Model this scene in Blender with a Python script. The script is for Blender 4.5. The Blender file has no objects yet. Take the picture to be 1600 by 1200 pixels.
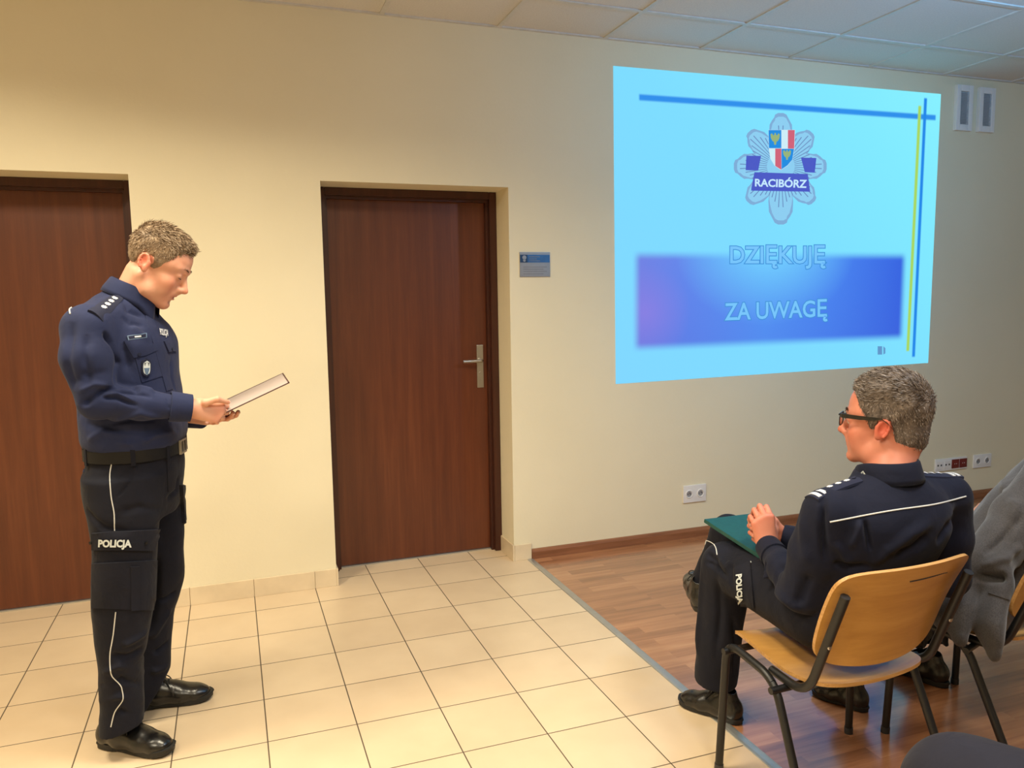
import bpy, bmesh, math, random
import numpy as np
from mathutils import Vector, Matrix
from mathutils.bvhtree import BVHTree

# ------------------------------------------------------------ camera, light, exposure
S = 1.04
FPX = 1221.0
YAW, PIT, ROL = .3454, .1097, -.0158
CAM = np.array([-.049, -3.7382, 1.4424]) * S


def _axes():
    f = np.array([math.sin(YAW) * math.cos(PIT), math.cos(YAW) * math.cos(PIT), -math.sin(PIT)])
    r = np.array([math.cos(YAW), -math.sin(YAW), 0])
    u = np.cross(r, f)
    c, s = math.cos(ROL), math.sin(ROL)
    return c * r + s * u, -s * r + c * u, f


AX, AY, AF = _axes()


def ray(px, py):
    return AX * (px - 800) / FPX - AY * (py - 600) / FPX + AF


def on(px, py, axis, val):
    """the point of the place seen at a photo pixel, on the plane axis = val"""
    d = ray(px, py)
    t = (val - CAM[axis]) / d[axis]
    return CAM + t * d


cam_data = bpy.data.cameras.new('camera')
cam = bpy.data.objects.new('camera', cam_data)
bpy.context.scene.collection.objects.link(cam)
cam_data.sensor_width = 36
cam_data.lens = FPX / 1600 * 36
cam_data.clip_start = .05
cam.matrix_world = Matrix(((AX[0], AY[0], -AF[0], CAM[0]), (AX[1], AY[1], -AF[1], CAM[1]),
                           (AX[2], AY[2], -AF[2], CAM[2]), (0, 0, 0, 1)))
sc = bpy.context.scene
sc.camera = cam
sc.view_settings.view_transform = 'Standard'
sc.view_settings.look = 'None'
sc.view_settings.gamma = 1
sc.view_settings.use_curve_mapping = False
sc.view_settings.exposure = 0.0
world = bpy.data.worlds.new('world')
sc.world = world
world.use_nodes = True
world.node_tree.nodes['Background'].inputs[0].default_value = (.9, .95, 1, 1)
world.node_tree.nodes['Background'].inputs[1].default_value = .05

H = 2.927          # ceiling
YW = .203          # face of the back wall
WARM = (1.0, .885, .655)
LAMPS = [(-1.15, -1.35, 48, WARM), (.35, -1.75, 40, WARM), (-1.15, -3.75, 50, WARM), (.75, -3.9, 36, WARM),
         (2.15, -2.75, 29, (.92, .97, 1.0))]  # last lamp is unseen cool fill, added for the right side


def area_light(x, y, power, col):
    l = bpy.data.lights.new('lamp_light', 'AREA')
    l.shape = 'SQUARE'
    l.size = .56
    l.energy = power
    l.color = col
    l.spread = math.radians(150)
    o = bpy.data.objects.new('lamp_light', l)
    sc.collection.objects.link(o)
    o.location = (x, y, H - .035)
    return o


LAMP_OBJS = [area_light(*a) for a in LAMPS]

# bluish fill added as stray light of an unseen ceiling projector
PROJ = (3.27, -2.35, 2.62)
pl_ = bpy.data.lights.new('projector_stray_fill', 'AREA')
pl_.shape = 'SQUARE'
pl_.size = .10
pl_.energy = 29
pl_.color = (.20, .56, 1.0)
plo = bpy.data.objects.new('projector_stray_fill', pl_)
sc.collection.objects.link(plo)
plo.location = (PROJ[0], PROJ[1] + .19, PROJ[2])
plo.rotation_euler = (math.radians(84), 0, 0)

# ------------------------------------------------------------ helpers
col = sc.collection


def tag(o, label=None, cat=None, group=None, kind=None):
    for k, v in (('label', label), ('category', cat), ('group', group), ('kind', kind)):
        if v:
            o[k] = v
    return o


def empty(name, loc, label=None, cat=None, group=None, rz=0):
    o = bpy.data.objects.new(name, None)
    o.empty_display_size = .1
    col.objects.link(o)
    o.location = loc
    o.rotation_euler = (0, 0, rz)
    bpy.context.view_layer.update()
    return tag(o, label, cat, group)


def link(name, me, mat=None, parent=None, world=False):
    o = bpy.data.objects.new(name, me)
    col.objects.link(o)
    if mat is not None:
        me.materials.append(mat)
    if parent is not None:
        o.parent = parent
        if world:       # vertices are given in world coordinates
            mw = parent.matrix_world
            p = parent
            m = Matrix.Identity(4)
            while p is not None:
                m = p.matrix_basis if p.parent is None else p.matrix_basis
                break
            o.matrix_parent_inverse = WM(parent).inverted()
    return o


def WM(o):
    m = o.matrix_basis.copy()
    if o.parent is not None:
        m = WM(o.parent) @ o.matrix_parent_inverse @ m
    return m


def build(name, bm, mat, parent=None, world=False, smooth=False, bevel=0):
    if bevel:
        bmesh.ops.bevel(bm, geom=bm.edges[:], offset=bevel, segments=2, affect='EDGES', profile=.7)
    bmesh.ops.recalc_face_normals(bm, faces=bm.faces[:])
    me = bpy.data.meshes.new(name)
    bm.to_mesh(me)
    bm.free()
    if smooth:
        me.polygons.foreach_set('use_smooth', [True] * len(me.polygons))
        if smooth == 'auto':
            me.set_sharp_from_angle(angle=math.radians(40))
    return link(name, me, mat, parent, world)


def box(bm, lo, hi):
    r = bmesh.ops.create_cube(bm, size=1)
    for v in r['verts']:
        v.co = Vector([lo[i] + (v.co[i] + .5) * (hi[i] - lo[i]) for i in range(3)])
    return r['verts']


def boxo(name, lo, hi, mat, parent=None, world=False, bevel=0, smooth=False):
    bm = bmesh.new()
    box(bm, lo, hi)
    return build(name, bm, mat, parent, world, bevel=bevel, smooth=smooth)


def sweep(bm, pts, rad, n=10, caps=True, sx=1.0):
    """tube along a polyline; rad a number or a list"""
    P = [Vector(p) for p in pts]
    R = rad if isinstance(rad, (list, tuple)) else [rad] * len(P)
    T = []
    for i in range(len(P)):
        a = P[max(i - 1, 0)]
        b = P[min(i + 1, len(P) - 1)]
        T.append((b - a).normalized())
    up = Vector((0, 0, 1)) if abs(T[0].z) < .9 else Vector((1, 0, 0))
    u = (up - T[0] * up.dot(T[0])).normalized()
    rings = []
    for i, p in enumerate(P):
        u = (u - T[i] * u.dot(T[i])).normalized()
        w = T[i].cross(u)
        rings.append([bm.verts.new(p + (u * math.cos(2 * math.pi * k / n) + w * math.sin(2 * math.pi * k / n) * sx) * R[i]) for k in range(n)])
    for a, b in zip(rings, rings[1:]):
        for k in range(n):
            bm.faces.new((a[k], a[(k + 1) % n], b[(k + 1) % n], b[k]))
    if caps:
        bm.faces.new(rings[0][::-1])
        bm.faces.new(rings[-1])


def arc_path(pts, r=.05, n=6):
    """polyline with its inner corners rounded"""
    P = [Vector(p) for p in pts]
    out = [P[0]]
    for i in range(1, len(P) - 1):
        a, b, c = P[i - 1], P[i], P[i + 1]
        d1 = (a - b)
        d2 = (c - b)
        k = min(r, d1.length * .49, d2.length * .49)
        s, e = b + d1.normalized() * k, b + d2.normalized() * k
        for t in range(n + 1):
            t /= n
            out.append(s * (1 - t) ** 2 + b * 2 * t * (1 - t) + e * t * t)
    out.append(P[-1])
    return out


def tube(name, pts, rad, mat, parent=None, n=10, world=False, smooth=True):
    bm = bmesh.new()
    sweep(bm, pts, rad, n)
    return build(name, bm, mat, parent, world, smooth='auto' if smooth else False)


# ------------------------------------------------------------ materials
def new_mat(name):
    m = bpy.data.materials.new(name)
    m.use_nodes = True
    nt = m.node_tree
    return m, nt, nt.nodes, nt.links, nt.nodes['Principled BSDF']


def ramp(N, stops, interp='LINEAR'):
    r = N.new('ShaderNodeValToRGB')
    r.color_ramp.interpolation = interp
    e = r.color_ramp.elements
    while len(e) < len(stops):
        e.new(.5)
    for k, (p, c) in zip(e, stops):
        k.position = p
        k.color = (*c, 1)
    return r


def plain(name, c, rough=.5, metal=0., var=.06, scale=30, bump=0., spec=.5, sheen=0., coat=0.):
    m, nt, N, L, b = new_mat(name)
    tc = N.new('ShaderNodeTexCoord')
    n = N.new('ShaderNodeTexNoise')
    n.inputs['Scale'].default_value = scale
    n.inputs['Detail'].default_value = 4
    L.new(tc.outputs['Object'], n.inputs['Vector'])
    r = ramp(N, [(.3, tuple(max(0, x * (1 - var)) for x in c)), (.7, tuple(min(1, x * (1 + var)) for x in c))])
    L.new(n.outputs['Fac'], r.inputs['Fac'])
    L.new(r.outputs['Color'], b.inputs['Base Color'])
    b.inputs['Roughness'].default_value = rough
    b.inputs['Metallic'].default_value = metal
    b.inputs['Specular IOR Level'].default_value = spec
    b.inputs['Sheen Weight'].default_value = sheen
    b.inputs['Coat Weight'].default_value = coat
    if bump:
        bp = N.new('ShaderNodeBump')
        bp.inputs['Strength'].default_value = bump
        bp.inputs['Distance'].default_value = .002
        L.new(n.outputs['Fac'], bp.inputs['Height'])
        L.new(bp.outputs['Normal'], b.inputs['Normal'])
    return m


def cloth(name, c, rough=.85, weave=900, bump=.25, sheen=.15, fold=.3, var=.12, fscale=14, coarse=0., spec=.25):
    m, nt, N, L, b = new_mat(name)
    tc = N.new('ShaderNodeTexCoord')
    n = N.new('ShaderNodeTexNoise')
    n.inputs['Scale'].default_value = 8
    n.inputs['Detail'].default_value = 6
    L.new(tc.outputs['Object'], n.inputs['Vector'])
    r = ramp(N, [(.3, tuple(x * (1 - var) for x in c)), (.7, tuple(x * (1 + var) for x in c))])
    L.new(n.outputs['Fac'], r.inputs['Fac'])
    L.new(r.outputs['Color'], b.inputs['Base Color'])
    if coarse:
        n3 = N.new('ShaderNodeTexNoise')
        n3.inputs['Scale'].default_value = 260
        n3.inputs['Detail'].default_value = 2
        L.new(tc.outputs['Object'], n3.inputs['Vector'])
        r3 = ramp(N, [(.35, tuple(x * (1 - coarse) for x in c)), (.65, tuple(x * (1 + coarse) for x in c))])
        L.new(n3.outputs['Fac'], r3.inputs['Fac'])
        mx = N.new('ShaderNodeMixRGB')
        mx.inputs['Fac'].default_value = .6
        L.new(r.outputs['Color'], mx.inputs['Color1'])
        L.new(r3.outputs['Color'], mx.inputs['Color2'])
        L.new(mx.outputs['Color'], b.inputs['Base Color'])
    b.inputs['Roughness'].default_value = rough
    b.inputs['Specular IOR Level'].default_value = spec
    b.inputs['Sheen Weight'].default_value = sheen
    b.inputs['Sheen Roughness'].default_value = .5
    w = N.new('ShaderNodeTexNoise')
    w.inputs['Scale'].default_value = weave
    w.inputs['Detail'].default_value = 1
    L.new(tc.outputs['Object'], w.inputs['Vector'])
    f = N.new('ShaderNodeTexNoise')
    f.inputs['Scale'].default_value = fscale
    f.inputs['Detail'].default_value = 3
    f.inputs['Distortion'].default_value = .6
    L.new(tc.outputs['Object'], f.inputs['Vector'])
    b1 = N.new('ShaderNodeBump')
    b1.inputs['Strength'].default_value = bump
    b1.inputs['Distance'].default_value = .0006
    L.new(w.outputs['Fac'], b1.inputs['Height'])
    b2 = N.new('ShaderNodeBump')
    b2.inputs['Strength'].default_value = fold
    b2.inputs['Distance'].default_value = .012
    L.new(f.outputs['Fac'], b2.inputs['Height'])
    L.new(b1.outputs['Normal'], b2.inputs['Normal'])
    L.new(b2.outputs['Normal'], b.inputs['Normal'])
    return m


def wood(name, c1, c2, c3, axis='Z', stretch=18, scale=3.0, rough=.4, coat=0., fine=.25):
    m, nt, N, L, b = new_mat(name)
    tc = N.new('ShaderNodeTexCoord')
    mp = N.new('ShaderNodeMapping')
    s = {'X': (1, stretch, stretch), 'Y': (stretch, 1, stretch), 'Z': (stretch, stretch, 1)}[axis]
    mp.inputs['Scale'].default_value = s
    L.new(tc.outputs['Object'], mp.inputs['Vector'])
    n = N.new('ShaderNodeTexNoise')
    n.inputs['Scale'].default_value = scale
    n.inputs['Detail'].default_value = 8
    n.inputs['Roughness'].default_value = .65
    n.inputs['Distortion'].default_value = .25
    L.new(mp.outputs['Vector'], n.inputs['Vector'])
    r = ramp(N, [(.28, c1), (.5, c2), (.72, c3)])
    L.new(n.outputs['Fac'], r.inputs['Fac'])
    L.new(r.outputs['Color'], b.inputs['Base Color'])
    b.inputs['Roughness'].default_value = rough
    b.inputs['Coat Weight'].default_value = coat
    b.inputs['Coat Roughness'].default_value = .2
    bp = N.new('ShaderNodeBump')
    bp.inputs['Strength'].default_value = fine
    bp.inputs['Distance'].default_value = .0008
    L.new(n.outputs['Fac'], bp.inputs['Height'])
    L.new(bp.outputs['Normal'], b.inputs['Normal'])
    return m


def emit(name, c, s=1.):
    m, nt, N, L, b = new_mat(name)
    b.inputs['Base Color'].default_value = (.02, .02, .02, 1)
    b.inputs['Roughness'].default_value = .9
    b.inputs['Specular IOR Level'].default_value = 0
    b.inputs['Emission Color'].default_value = (*c, 1)
    b.inputs['Emission Strength'].default_value = s
    return m


def srgb(r, g, b):
    f = lambda v: (v / 255) / 12.92 if v / 255 <= .04045 else ((v / 255 + .055) / 1.055) ** 2.4
    return (f(r), f(g), f(b))


def wall_mat():
    m, nt, N, L, b = new_mat('painted_plaster')
    tc = N.new('ShaderNodeTexCoord')
    n = N.new('ShaderNodeTexNoise')
    n.inputs['Scale'].default_value = 1.6
    n.inputs['Detail'].default_value = 4
    L.new(tc.outputs['Object'], n.inputs['Vector'])
    r = ramp(N, [(.3, (.765, .69, .50)), (.7, (.80, .725, .535))])
    L.new(n.outputs['Fac'], r.inputs['Fac'])
    L.new(r.outputs['Color'], b.inputs['Base Color'])
    b.inputs['Roughness'].default_value = .75
    b.inputs['Specular IOR Level'].default_value = .25
    f = N.new('ShaderNodeTexNoise')
    f.inputs['Scale'].default_value = 60
    f.inputs['Detail'].default_value = 3
    L.new(tc.outputs['Object'], f.inputs['Vector'])
    g = N.new('ShaderNodeTexNoise')
    g.inputs['Scale'].default_value = 7
    L.new(tc.outputs['Object'], g.inputs['Vector'])
    a = N.new('ShaderNodeMath')
    a.operation = 'ADD'
    L.new(f.outputs['Fac'], a.inputs[0])
    L.new(g.outputs['Fac'], a.inputs[1])
    bp = N.new('ShaderNodeBump')
    bp.inputs['Strength'].default_value = .12
    bp.inputs['Distance'].default_value = .004
    L.new(a.outputs[0], bp.inputs['Height'])
    L.new(bp.outputs['Normal'], b.inputs['Normal'])
    return m


TILE = .304


def tile_mat():
    m, nt, N, L, b = new_mat('beige_ceramic_tile')
    tc = N.new('ShaderNodeTexCoord')
    sep = N.new('ShaderNodeSeparateXYZ')
    L.new(tc.outputs['Object'], sep.inputs[0])

    def mth(op, a, b_=None, c=None):
        n = N.new('ShaderNodeMath')
        n.operation = op
        for i, v in enumerate((a, b_, c)):
            if v is None:
                continue
            if isinstance(v, (int, float)):
                n.inputs[i].default_value = v
            else:
                L.new(v, n.inputs[i])
        return n.outputs[0]
    dist = []
    cells = []
    for i in (0, 1):
        q = mth('DIVIDE', sep.outputs[i], TILE)
        q = mth('ADD', q, 100.0)
        cells.append(mth('FLOOR', q))
        fr = mth('FRACT', q)
        d = mth('MINIMUM', fr, mth('SUBTRACT', 1.0, fr))
        dist.append(mth('MULTIPLY', d, TILE))
    d = mth('MINIMUM', dist[0], dist[1])
    mask = N.new('ShaderNodeMapRange')
    mask.inputs['From Min'].default_value = .0014
    mask.inputs['From Max'].default_value = .0028
    L.new(d, mask.inputs['Value'])
    cmb = N.new('ShaderNodeCombineXYZ')
    L.new(cells[0], cmb.inputs[0])
    L.new(cells[1], cmb.inputs[1])
    wn = N.new('ShaderNodeTexWhiteNoise')
    wn.noise_dimensions = '2D'
    L.new(cmb.outputs[0], wn.inputs['Vector'])
    n = N.new('ShaderNodeTexNoise')
    n.inputs['Scale'].default_value = 5
    n.inputs['Detail'].default_value = 5
    L.new(tc.outputs['Object'], n.inputs['Vector'])
    mixv = mth('MULTIPLY_ADD', wn.outputs['Value'], .25, mth('MULTIPLY', n.outputs['Fac'], .75))
    r = ramp(N, [(.25, (.61, .465, .305)), (.75, (.70, .55, .37))])
    L.new(mixv, r.inputs['Fac'])
    mx = N.new('ShaderNodeMixRGB')
    mx.inputs['Color1'].default_value = (.075, .052, .032, 1)
    L.new(mask.outputs['Result'], mx.inputs['Fac'])
    L.new(r.outputs['Color'], mx.inputs['Color2'])
    L.new(mx.outputs['Color'], b.inputs['Base Color'])
    rr = N.new('ShaderNodeMapRange')
    rr.inputs['To Min'].default_value = .8
    rr.inputs['To Max'].default_value = .33
    L.new(mask.outputs['Result'], rr.inputs['Value'])
    L.new(rr.outputs['Result'], b.inputs['Roughness'])
    bp = N.new('ShaderNodeBump')
    bp.inputs['Strength'].default_value = .5
    bp.inputs['Distance'].default_value = .0015
    L.new(mask.outputs['Result'], bp.inputs['Height'])
    L.new(bp.outputs['Normal'], b.inputs['Normal'])
    return m


def laminate_mat():
    m, nt, N, L, b = new_mat('brown_laminate')
    tc = N.new('ShaderNodeTexCoord')
    mp = N.new('ShaderNodeMapping')
    L.new(tc.outputs['Object'], mp.inputs['Vector'])
    br = N.new('ShaderNodeTexBrick')
    br.offset = .37
    br.inputs['Scale'].default_value = 1
    br.inputs['Brick Width'].default_value = .62
    br.inputs['Row Height'].default_value = .066
    br.inputs['Mortar Size'].default_value = .0005
    br.inputs['Mortar Smooth'].default_value = .3
    br.inputs['Color1'].default_value = (0, 0, 0, 1)
    br.inputs['Color2'].default_value = (1, 1, 1, 1)
    br.inputs['Mortar'].default_value = (.2, .2, .2, 1)
    L.new(mp.outputs['Vector'], br.inputs['Vector'])
    m2 = N.new('ShaderNodeMapping')
    m2.inputs['Scale'].default_value = (.9, 14, 14)
    L.new(tc.outputs['Object'], m2.inputs['Vector'])
    add = N.new('ShaderNodeVectorMath')
    add.operation = 'ADD'
    sc_ = N.new('ShaderNodeVectorMath')
    sc_.operation = 'SCALE'
    sc_.inputs['Scale'].default_value = 7.3
    L.new(br.outputs['Color'], sc_.inputs[0])
    L.new(m2.outputs['Vector'], add.inputs[0])
    L.new(sc_.outputs[0], add.inputs[1])
    n = N.new('ShaderNodeTexNoise')
    n.inputs['Scale'].default_value = 2.2
    n.inputs['Detail'].default_value = 7
    n.inputs['Roughness'].default_value = .6
    n.inputs['Distortion'].default_value = .4
    L.new(add.outputs[0], n.inputs['Vector'])
    mix = N.new('ShaderNodeMixRGB')
    mix.inputs['Fac'].default_value = .26
    L.new(n.outputs['Fac'], mix.inputs['Color1'])
    L.new(br.outputs['Color'], mix.inputs['Color2'])
    r = ramp(N, [(.18, (.16, .062, .027)), (.42, (.31, .132, .060)), (.60, (.42, .190, .088)), (.88, (.55, .28, .14))])
    L.new(mix.outputs['Color'], r.inputs['Fac'])
    L.new(r.outputs['Color'], b.inputs['Base Color'])
    b.inputs['Roughness'].default_value = .23
    b.inputs['Coat Weight'].default_value = .7
    b.inputs['Coat Roughness'].default_value = .17
    b.inputs['Specular IOR Level'].default_value = .55
    bp = N.new('ShaderNodeBump')
    bp.inputs['Strength'].default_value = .15
    bp.inputs['Distance'].default_value = .001
    L.new(n.outputs['Fac'], bp.inputs['Height'])
    L.new(bp.outputs['Normal'], b.inputs['Normal'])
    return m


M_WALL = wall_mat()
M_TILE = tile_mat()
M_LAM = laminate_mat()
M_CERAM = plain('beige_skirting_tile', (.70, .575, .40), .3, var=.07, scale=9)
M_SKIRT = wood('brown_skirting_wood', (.17, .065, .028), (.25, .10, .045), (.31, .13, .06), 'X', 12, 3, .4)
M_DOOR = wood('dark_cherry_veneer', (.082, .0190, .0065), (.110, .0265, .0085), (.142, .037, .012), 'Z', 20, 1.3, .40, .1)
M_FRAME = wood('dark_door_frame', (.035, .008, .004), (.05, .012, .006), (.07, .018, .008), 'Z', 22, 1.6, .4)
M_CEIL = plain('mineral_ceiling_tile', (.66, .64, .62), .95, var=.05, scale=120, bump=.4)
M_GRID = plain('white_ceiling_grid', (.60, .59, .57), .5)
M_STEEL = plain('satin_steel', (.52, .50, .46), .34, 1.0, var=.04)
M_ALU = plain('aluminium_strip', (.50, .50, .48), .42, .8, var=.05)
M_WHITEP = plain('white_plastic', (.78, .76, .74), .35, var=.02)
M_GREYP = plain('grey_plastic', (.30, .30, .31), .5)
M_DARKP = plain('dark_plastic', (.03, .03, .035), .5)
M_REDP = plain('dark_red_plastic', (.16, .012, .012), .4)
M_BLACK = plain('black_powder_coat', (.006, .006, .007), .42, var=.1, spec=.5)
M_PLY = wood('varnished_beech_ply', (.45, .215, .048), (.54, .275, .066), (.62, .33, .092), 'X', 9, 2.5, .34, .25, .15)
M_PLYEDGE = wood('ply_edge', (.35, .17, .05), (.50, .27, .09), (.62, .36, .14), 'X', 30, 4, .45)

# ------------------------------------------------------------ room
X0, X1, Y0 = -3.2, 6.4, -6.4
WB = YW + .36                 # back of the thick wall
FLOOR_B = YW + .62
DO = [(-1.42, -.455), (.4157, 1.4173)]     # door openings
HT = 2.099


def struct(o):
    o['kind'] = 'structure'
    return o


EDGE_X = 1.512
struct(boxo('floor', (X0, Y0, -.05), (EDGE_X, FLOOR_B, 0), M_TILE))
struct(boxo('floor.001', (EDGE_X, Y0, -.05), (X1, YW, 0), M_LAM))
bm = bmesh.new()
prof = [(-.019, 0), (-.017, .0025), (-.008, .0042), (.008, .0042), (.017, .0025), (.019, 0)]
va = [bm.verts.new((EDGE_X + a, YW - .012, z)) for a, z in prof]
vb = [bm.verts.new((EDGE_X + a, Y0 + .02, z)) for a, z in prof]
for i in range(5):
    bm.faces.new((va[i], va[i + 1], vb[i + 1], vb[i]))
bm.faces.new(va[::-1])
bm.faces.new(vb)
bm.faces.new((va[0], vb[0], vb[-1], va[-1]))
struct(build('trim_1', bm, M_ALU))

# back wall with two door recesses
bm = bmesh.new()
xs = [X0 - .15, DO[0][0], DO[0][1], DO[1][0], DO[1][1], X1 + .15]
for a, b in ((0, 1), (2, 3), (4, 5)):
    box(bm, (xs[a], YW, 0 if a < 4 else -.05), (xs[b], WB, H + .1))
for a in (1, 3):
    box(bm, (xs[a], YW, HT), (xs[a + 1], WB, H + .1))
struct(build('wall_back', bm, M_WALL))
struct(boxo('wall_left', (X0 - .15, Y0 - .15, -.05), (X0, YW, H + .1), M_WALL))
struct(boxo('wall_right', (X1, Y0 - .15, -.05), (X1 + .15, YW, H + .1), M_WALL))
struct(boxo('wall_front', (X0, Y0 - .15, -.05), (X1, Y0, H + .1), M_WALL))

# ceiling panels in a grid
CT = .624
CX0 = .7505
CY = [YW, YW - .4383]
while CY[-1] > Y0:
    CY.append(CY[-1] - CT)
CXs = [CX0 + CT * k for k in range(-7, 11)]
ceil_root = struct(boxo('ceiling', (X0, Y0, H + .006), (X1, YW, H + .06), M_CEIL))
bm = bmesh.new()
for x in CXs:
    if X0 < x < X1:
        box(bm, (x - .012, Y0, H - .001), (x + .012, YW, H + .006))
for y in CY[1:]:
    if y > Y0:
        box(bm, (X0, y - .012, H - .0012), (X1, y + .012, H + .0058))
box(bm, (X0, YW - .02, H - .002), (X1, YW, H + .006))
build('ceiling_grid', bm, M_GRID, ceil_root)


# skirting
def skirt(name, lo, hi, mat):
    return struct(boxo(name, lo, hi, mat, bevel=.0015))


SK = .093
M_GROUT = plain('skirting_grout', (.34, .26, .17), .8)


def tile_skirt(name, x0, x1, y, ends=()):
    bm = bmesh.new()
    k = math.floor(x0 / TILE)
    edges = [x0] + [TILE * j for j in range(k, k + 40) if x0 + .01 < TILE * j < x1 - .01] + [x1]
    for a, b in zip(edges, edges[1:]):
        vs = box(bm, (a + .0008, y - .010, 0), (b - .0008, y, SK))
    for (xa, xb, ya, yb) in ends:
        box(bm, (xa, ya, 0), (xb, yb, SK))
    bmesh.ops.bevel(bm, geom=bm.edges[:], offset=.0012, segments=1, affect='EDGES')
    return struct(build(name, bm, M_CERAM))


YF = YW + .205      # front of the door frames
tile_skirt('baseboard_back', X0, DO[0][0] - .001, YW, [])
tile_skirt('baseboard_back.001', DO[0][1] + .001, DO[1][0] - .0008, YW, [(DO[1][0] - .001, DO[1][0] + .009, YW - .01, YF), (DO[0][1] - .009, DO[0][1] + .001, YW - .01, YF)])
tile_skirt('baseboard_back.002', DO[1][1] + .001, 1.523, YW, [(DO[1][1] - .009, DO[1][1] + .001, YW - .01, YF)])
bm = bmesh.new()
prof = [(0, 0), (-.014, 0), (-.014, .040), (-.009, .054), (0, .058)]
va = [bm.verts.new((1.5245, YW + a, z)) for a, z in prof]
vb = [bm.verts.new((X1, YW + a, z)) for a, z in prof]
for i in range(5):
    bm.faces.new((va[i], va[(i + 1) % 5], vb[(i + 1) % 5], vb[i]))
bm.faces.new(va)
bm.faces.new(vb[::-1])
struct(build('baseboard_back.003', bm, M_SKIRT))


# doors
def door(n, x0, x1):
    fw = .042
    r = empty('door_%d' % n, ((x0 + x1) / 2, YF, 0))
    struct(r)
    cx = (x0 + x1) / 2
    a, b = x0 - cx + .0005, x1 - cx - .0005
    bm = bmesh.new()
    for (p, q) in (((a, 0, .001), (a + fw, .10, HT - .0005)), ((b - fw, 0, .001), (b, .10, HT - .0005)), ((a + fw, 0, HT - fw), (b - fw, .10, HT - .0005))):
        box(bm, p, q)
    bmesh.ops.bevel(bm, geom=bm.edges[:], offset=.003, segments=2, affect='EDGES')
    build('door_frame', bm, M_FRAME, r)
    bm = bmesh.new()           # stop moulding that steps back to the leaf
    s = .014
    for (p, q) in (((a + fw, .03, .001), (a + fw + s, .064, HT - fw)), ((b - fw - s, .03, .001), (b - fw, .064, HT - fw)), ((a + fw + s, .03, HT - fw - s), (b - fw - s, .064, HT - fw))):
        box(bm, p, q)
    build('door_stop', bm, M_FRAME, r)
    boxo('door_leaf', (a + fw + .002, .066, .008), (b - fw - .002, .104, HT - fw - .003), M_DOOR, r, bevel=.001)
    boxo('threshold', (a + fw, .05, .0005), (b - fw, .115, .006), M_ALU, r, bevel=.001)
    # lever handle on a long plate
    h = empty('door_handle', (b - fw - .055, .066, 1.105))
    h.parent = r
    boxo('handle_plate', (-.0195, -.009, -.125), (.0195, 0, .125), M_STEEL, h, bevel=.002)
    bm = bmesh.new()
    sweep(bm, arc_path([(0, 0, .035), (0, -.050, .035), (-.115, -.050, .035)], .014, 5), .0095, 12)
    build('handle_lever', bm, M_STEEL, h, smooth='auto')
    bm = bmesh.new()
    sweep(bm, [(0, -.008, .035), (0, -.016, .035)], .016, 16)
    build('handle_collar', bm, M_STEEL, h, smooth='auto')
    bm = bmesh.new()
    sweep(bm, [(0, -.008, -.040), (0, -.014, -.040)], .0085, 16)
    build('lock_cylinder', bm, M_STEEL, h, smooth='auto')
    return r


door(1, *DO[0])
door(2, *DO[1])
# dark closed space behind the doors
struct(boxo('trim_2', (X0 - .15, WB - .0, -.05), (X1 + .15, WB + .05, H + .1), M_WALL))


# ceiling lamps (above the frame)
M_LAMP = emit('lamp_diffuser', (1, .9, .75), 3.0)
for i, (x, y, pw, c) in enumerate(LAMPS):
    place = ('left of the wall doors, nearest the back wall', 'above the tiled floor between the doors and the chairs',
             'behind the photographer on the left', 'behind the photographer in the middle', 'added as fill above the wooden floor behind the chairs')[i]
    r = empty('ceiling_lamp', (x, y, H), 'square recessed ceiling lamp with louvres, ' + place, 'lamp', 'square lamps in the suspended ceiling')
    bm = bmesh.new()
    for p, q in (((-.30, -.30, -.022), (.30, -.285, .003)), ((-.30, .285, -.022), (.30, .30, .003)), ((-.30, -.285, -.022), (-.285, .285, .003)), ((.285, -.285, -.022), (.30, .285, .003))):
        box(bm, p, q)
    build('lamp_frame', bm, M_GRID, r)
    boxo('diffuser', (-.285, -.285, -.014), (.285, .285, -.008), M_LAMP, r)
    lo = LAMP_OBJS[i]
    lo.parent = r
    lo.location = (0, 0, -.032)
# ------------------------------------------------------------ things on the wall
def wp(px, py, off=0.):
    p = on(px, py, 1, YW)
    return (p[0], YW - off, p[2])


# sign beside the door
sgn = empty('door_sign', (1.566, YW, 1.683), 'small silver and blue door sign on the wall right of the middle door', 'sign')
M_SIGN = plain('silver_sign', (.42, .43, .45), .3, .7, var=.03)
M_SIGNB = plain('blue_sign_panel', (.03, .13, .36), .35, var=.25, scale=12)
M_SIGND = plain('dark_blue_panel', (.015, .05, .13), .35)
M_SIGNL = plain('grey_sign_line', (.22, .22, .24), .5)
boxo('sign_plate', (-.0905, -.006, -.068), (.0905, 0, .068), M_SIGN, sgn, bevel=.001)
boxo('blue_panel', (-.088, -.0075, .011), (.088, -.0055, .053), M_SIGNB, sgn)
boxo('emblem_panel', (-.088, -.0085, .011), (-.045, -.0065, .053), M_SIGND, sgn)
bm = bmesh.new()
for r0, z0 in ((.012, .038), (.008, .022)):
    bmesh.ops.create_circle(bm, cap_ends=True, segments=16, radius=r0, matrix=Matrix.Translation((-.064, -.009, z0)) @ Matrix.Rotation(math.pi / 2, 4, 'X'))
build('emblem', bm, M_SIGN, sgn)
bm = bmesh.new()
for k, z0 in enumerate((-.014, -.026, -.038, -.052)):
    box(bm, (-.07, -.0068, z0 - .0015), (.07 - .02 * (k % 2), -.0058, z0 + .0015))
for k, z0 in enumerate((.042, .030, .020)):
    box(bm, (-.035, -.0082, z0 - .0014), (.03 - .02 * (k % 2), -.0074, z0 + .0014))
build('sign_lines', bm, M_SIGNL, sgn)


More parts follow.
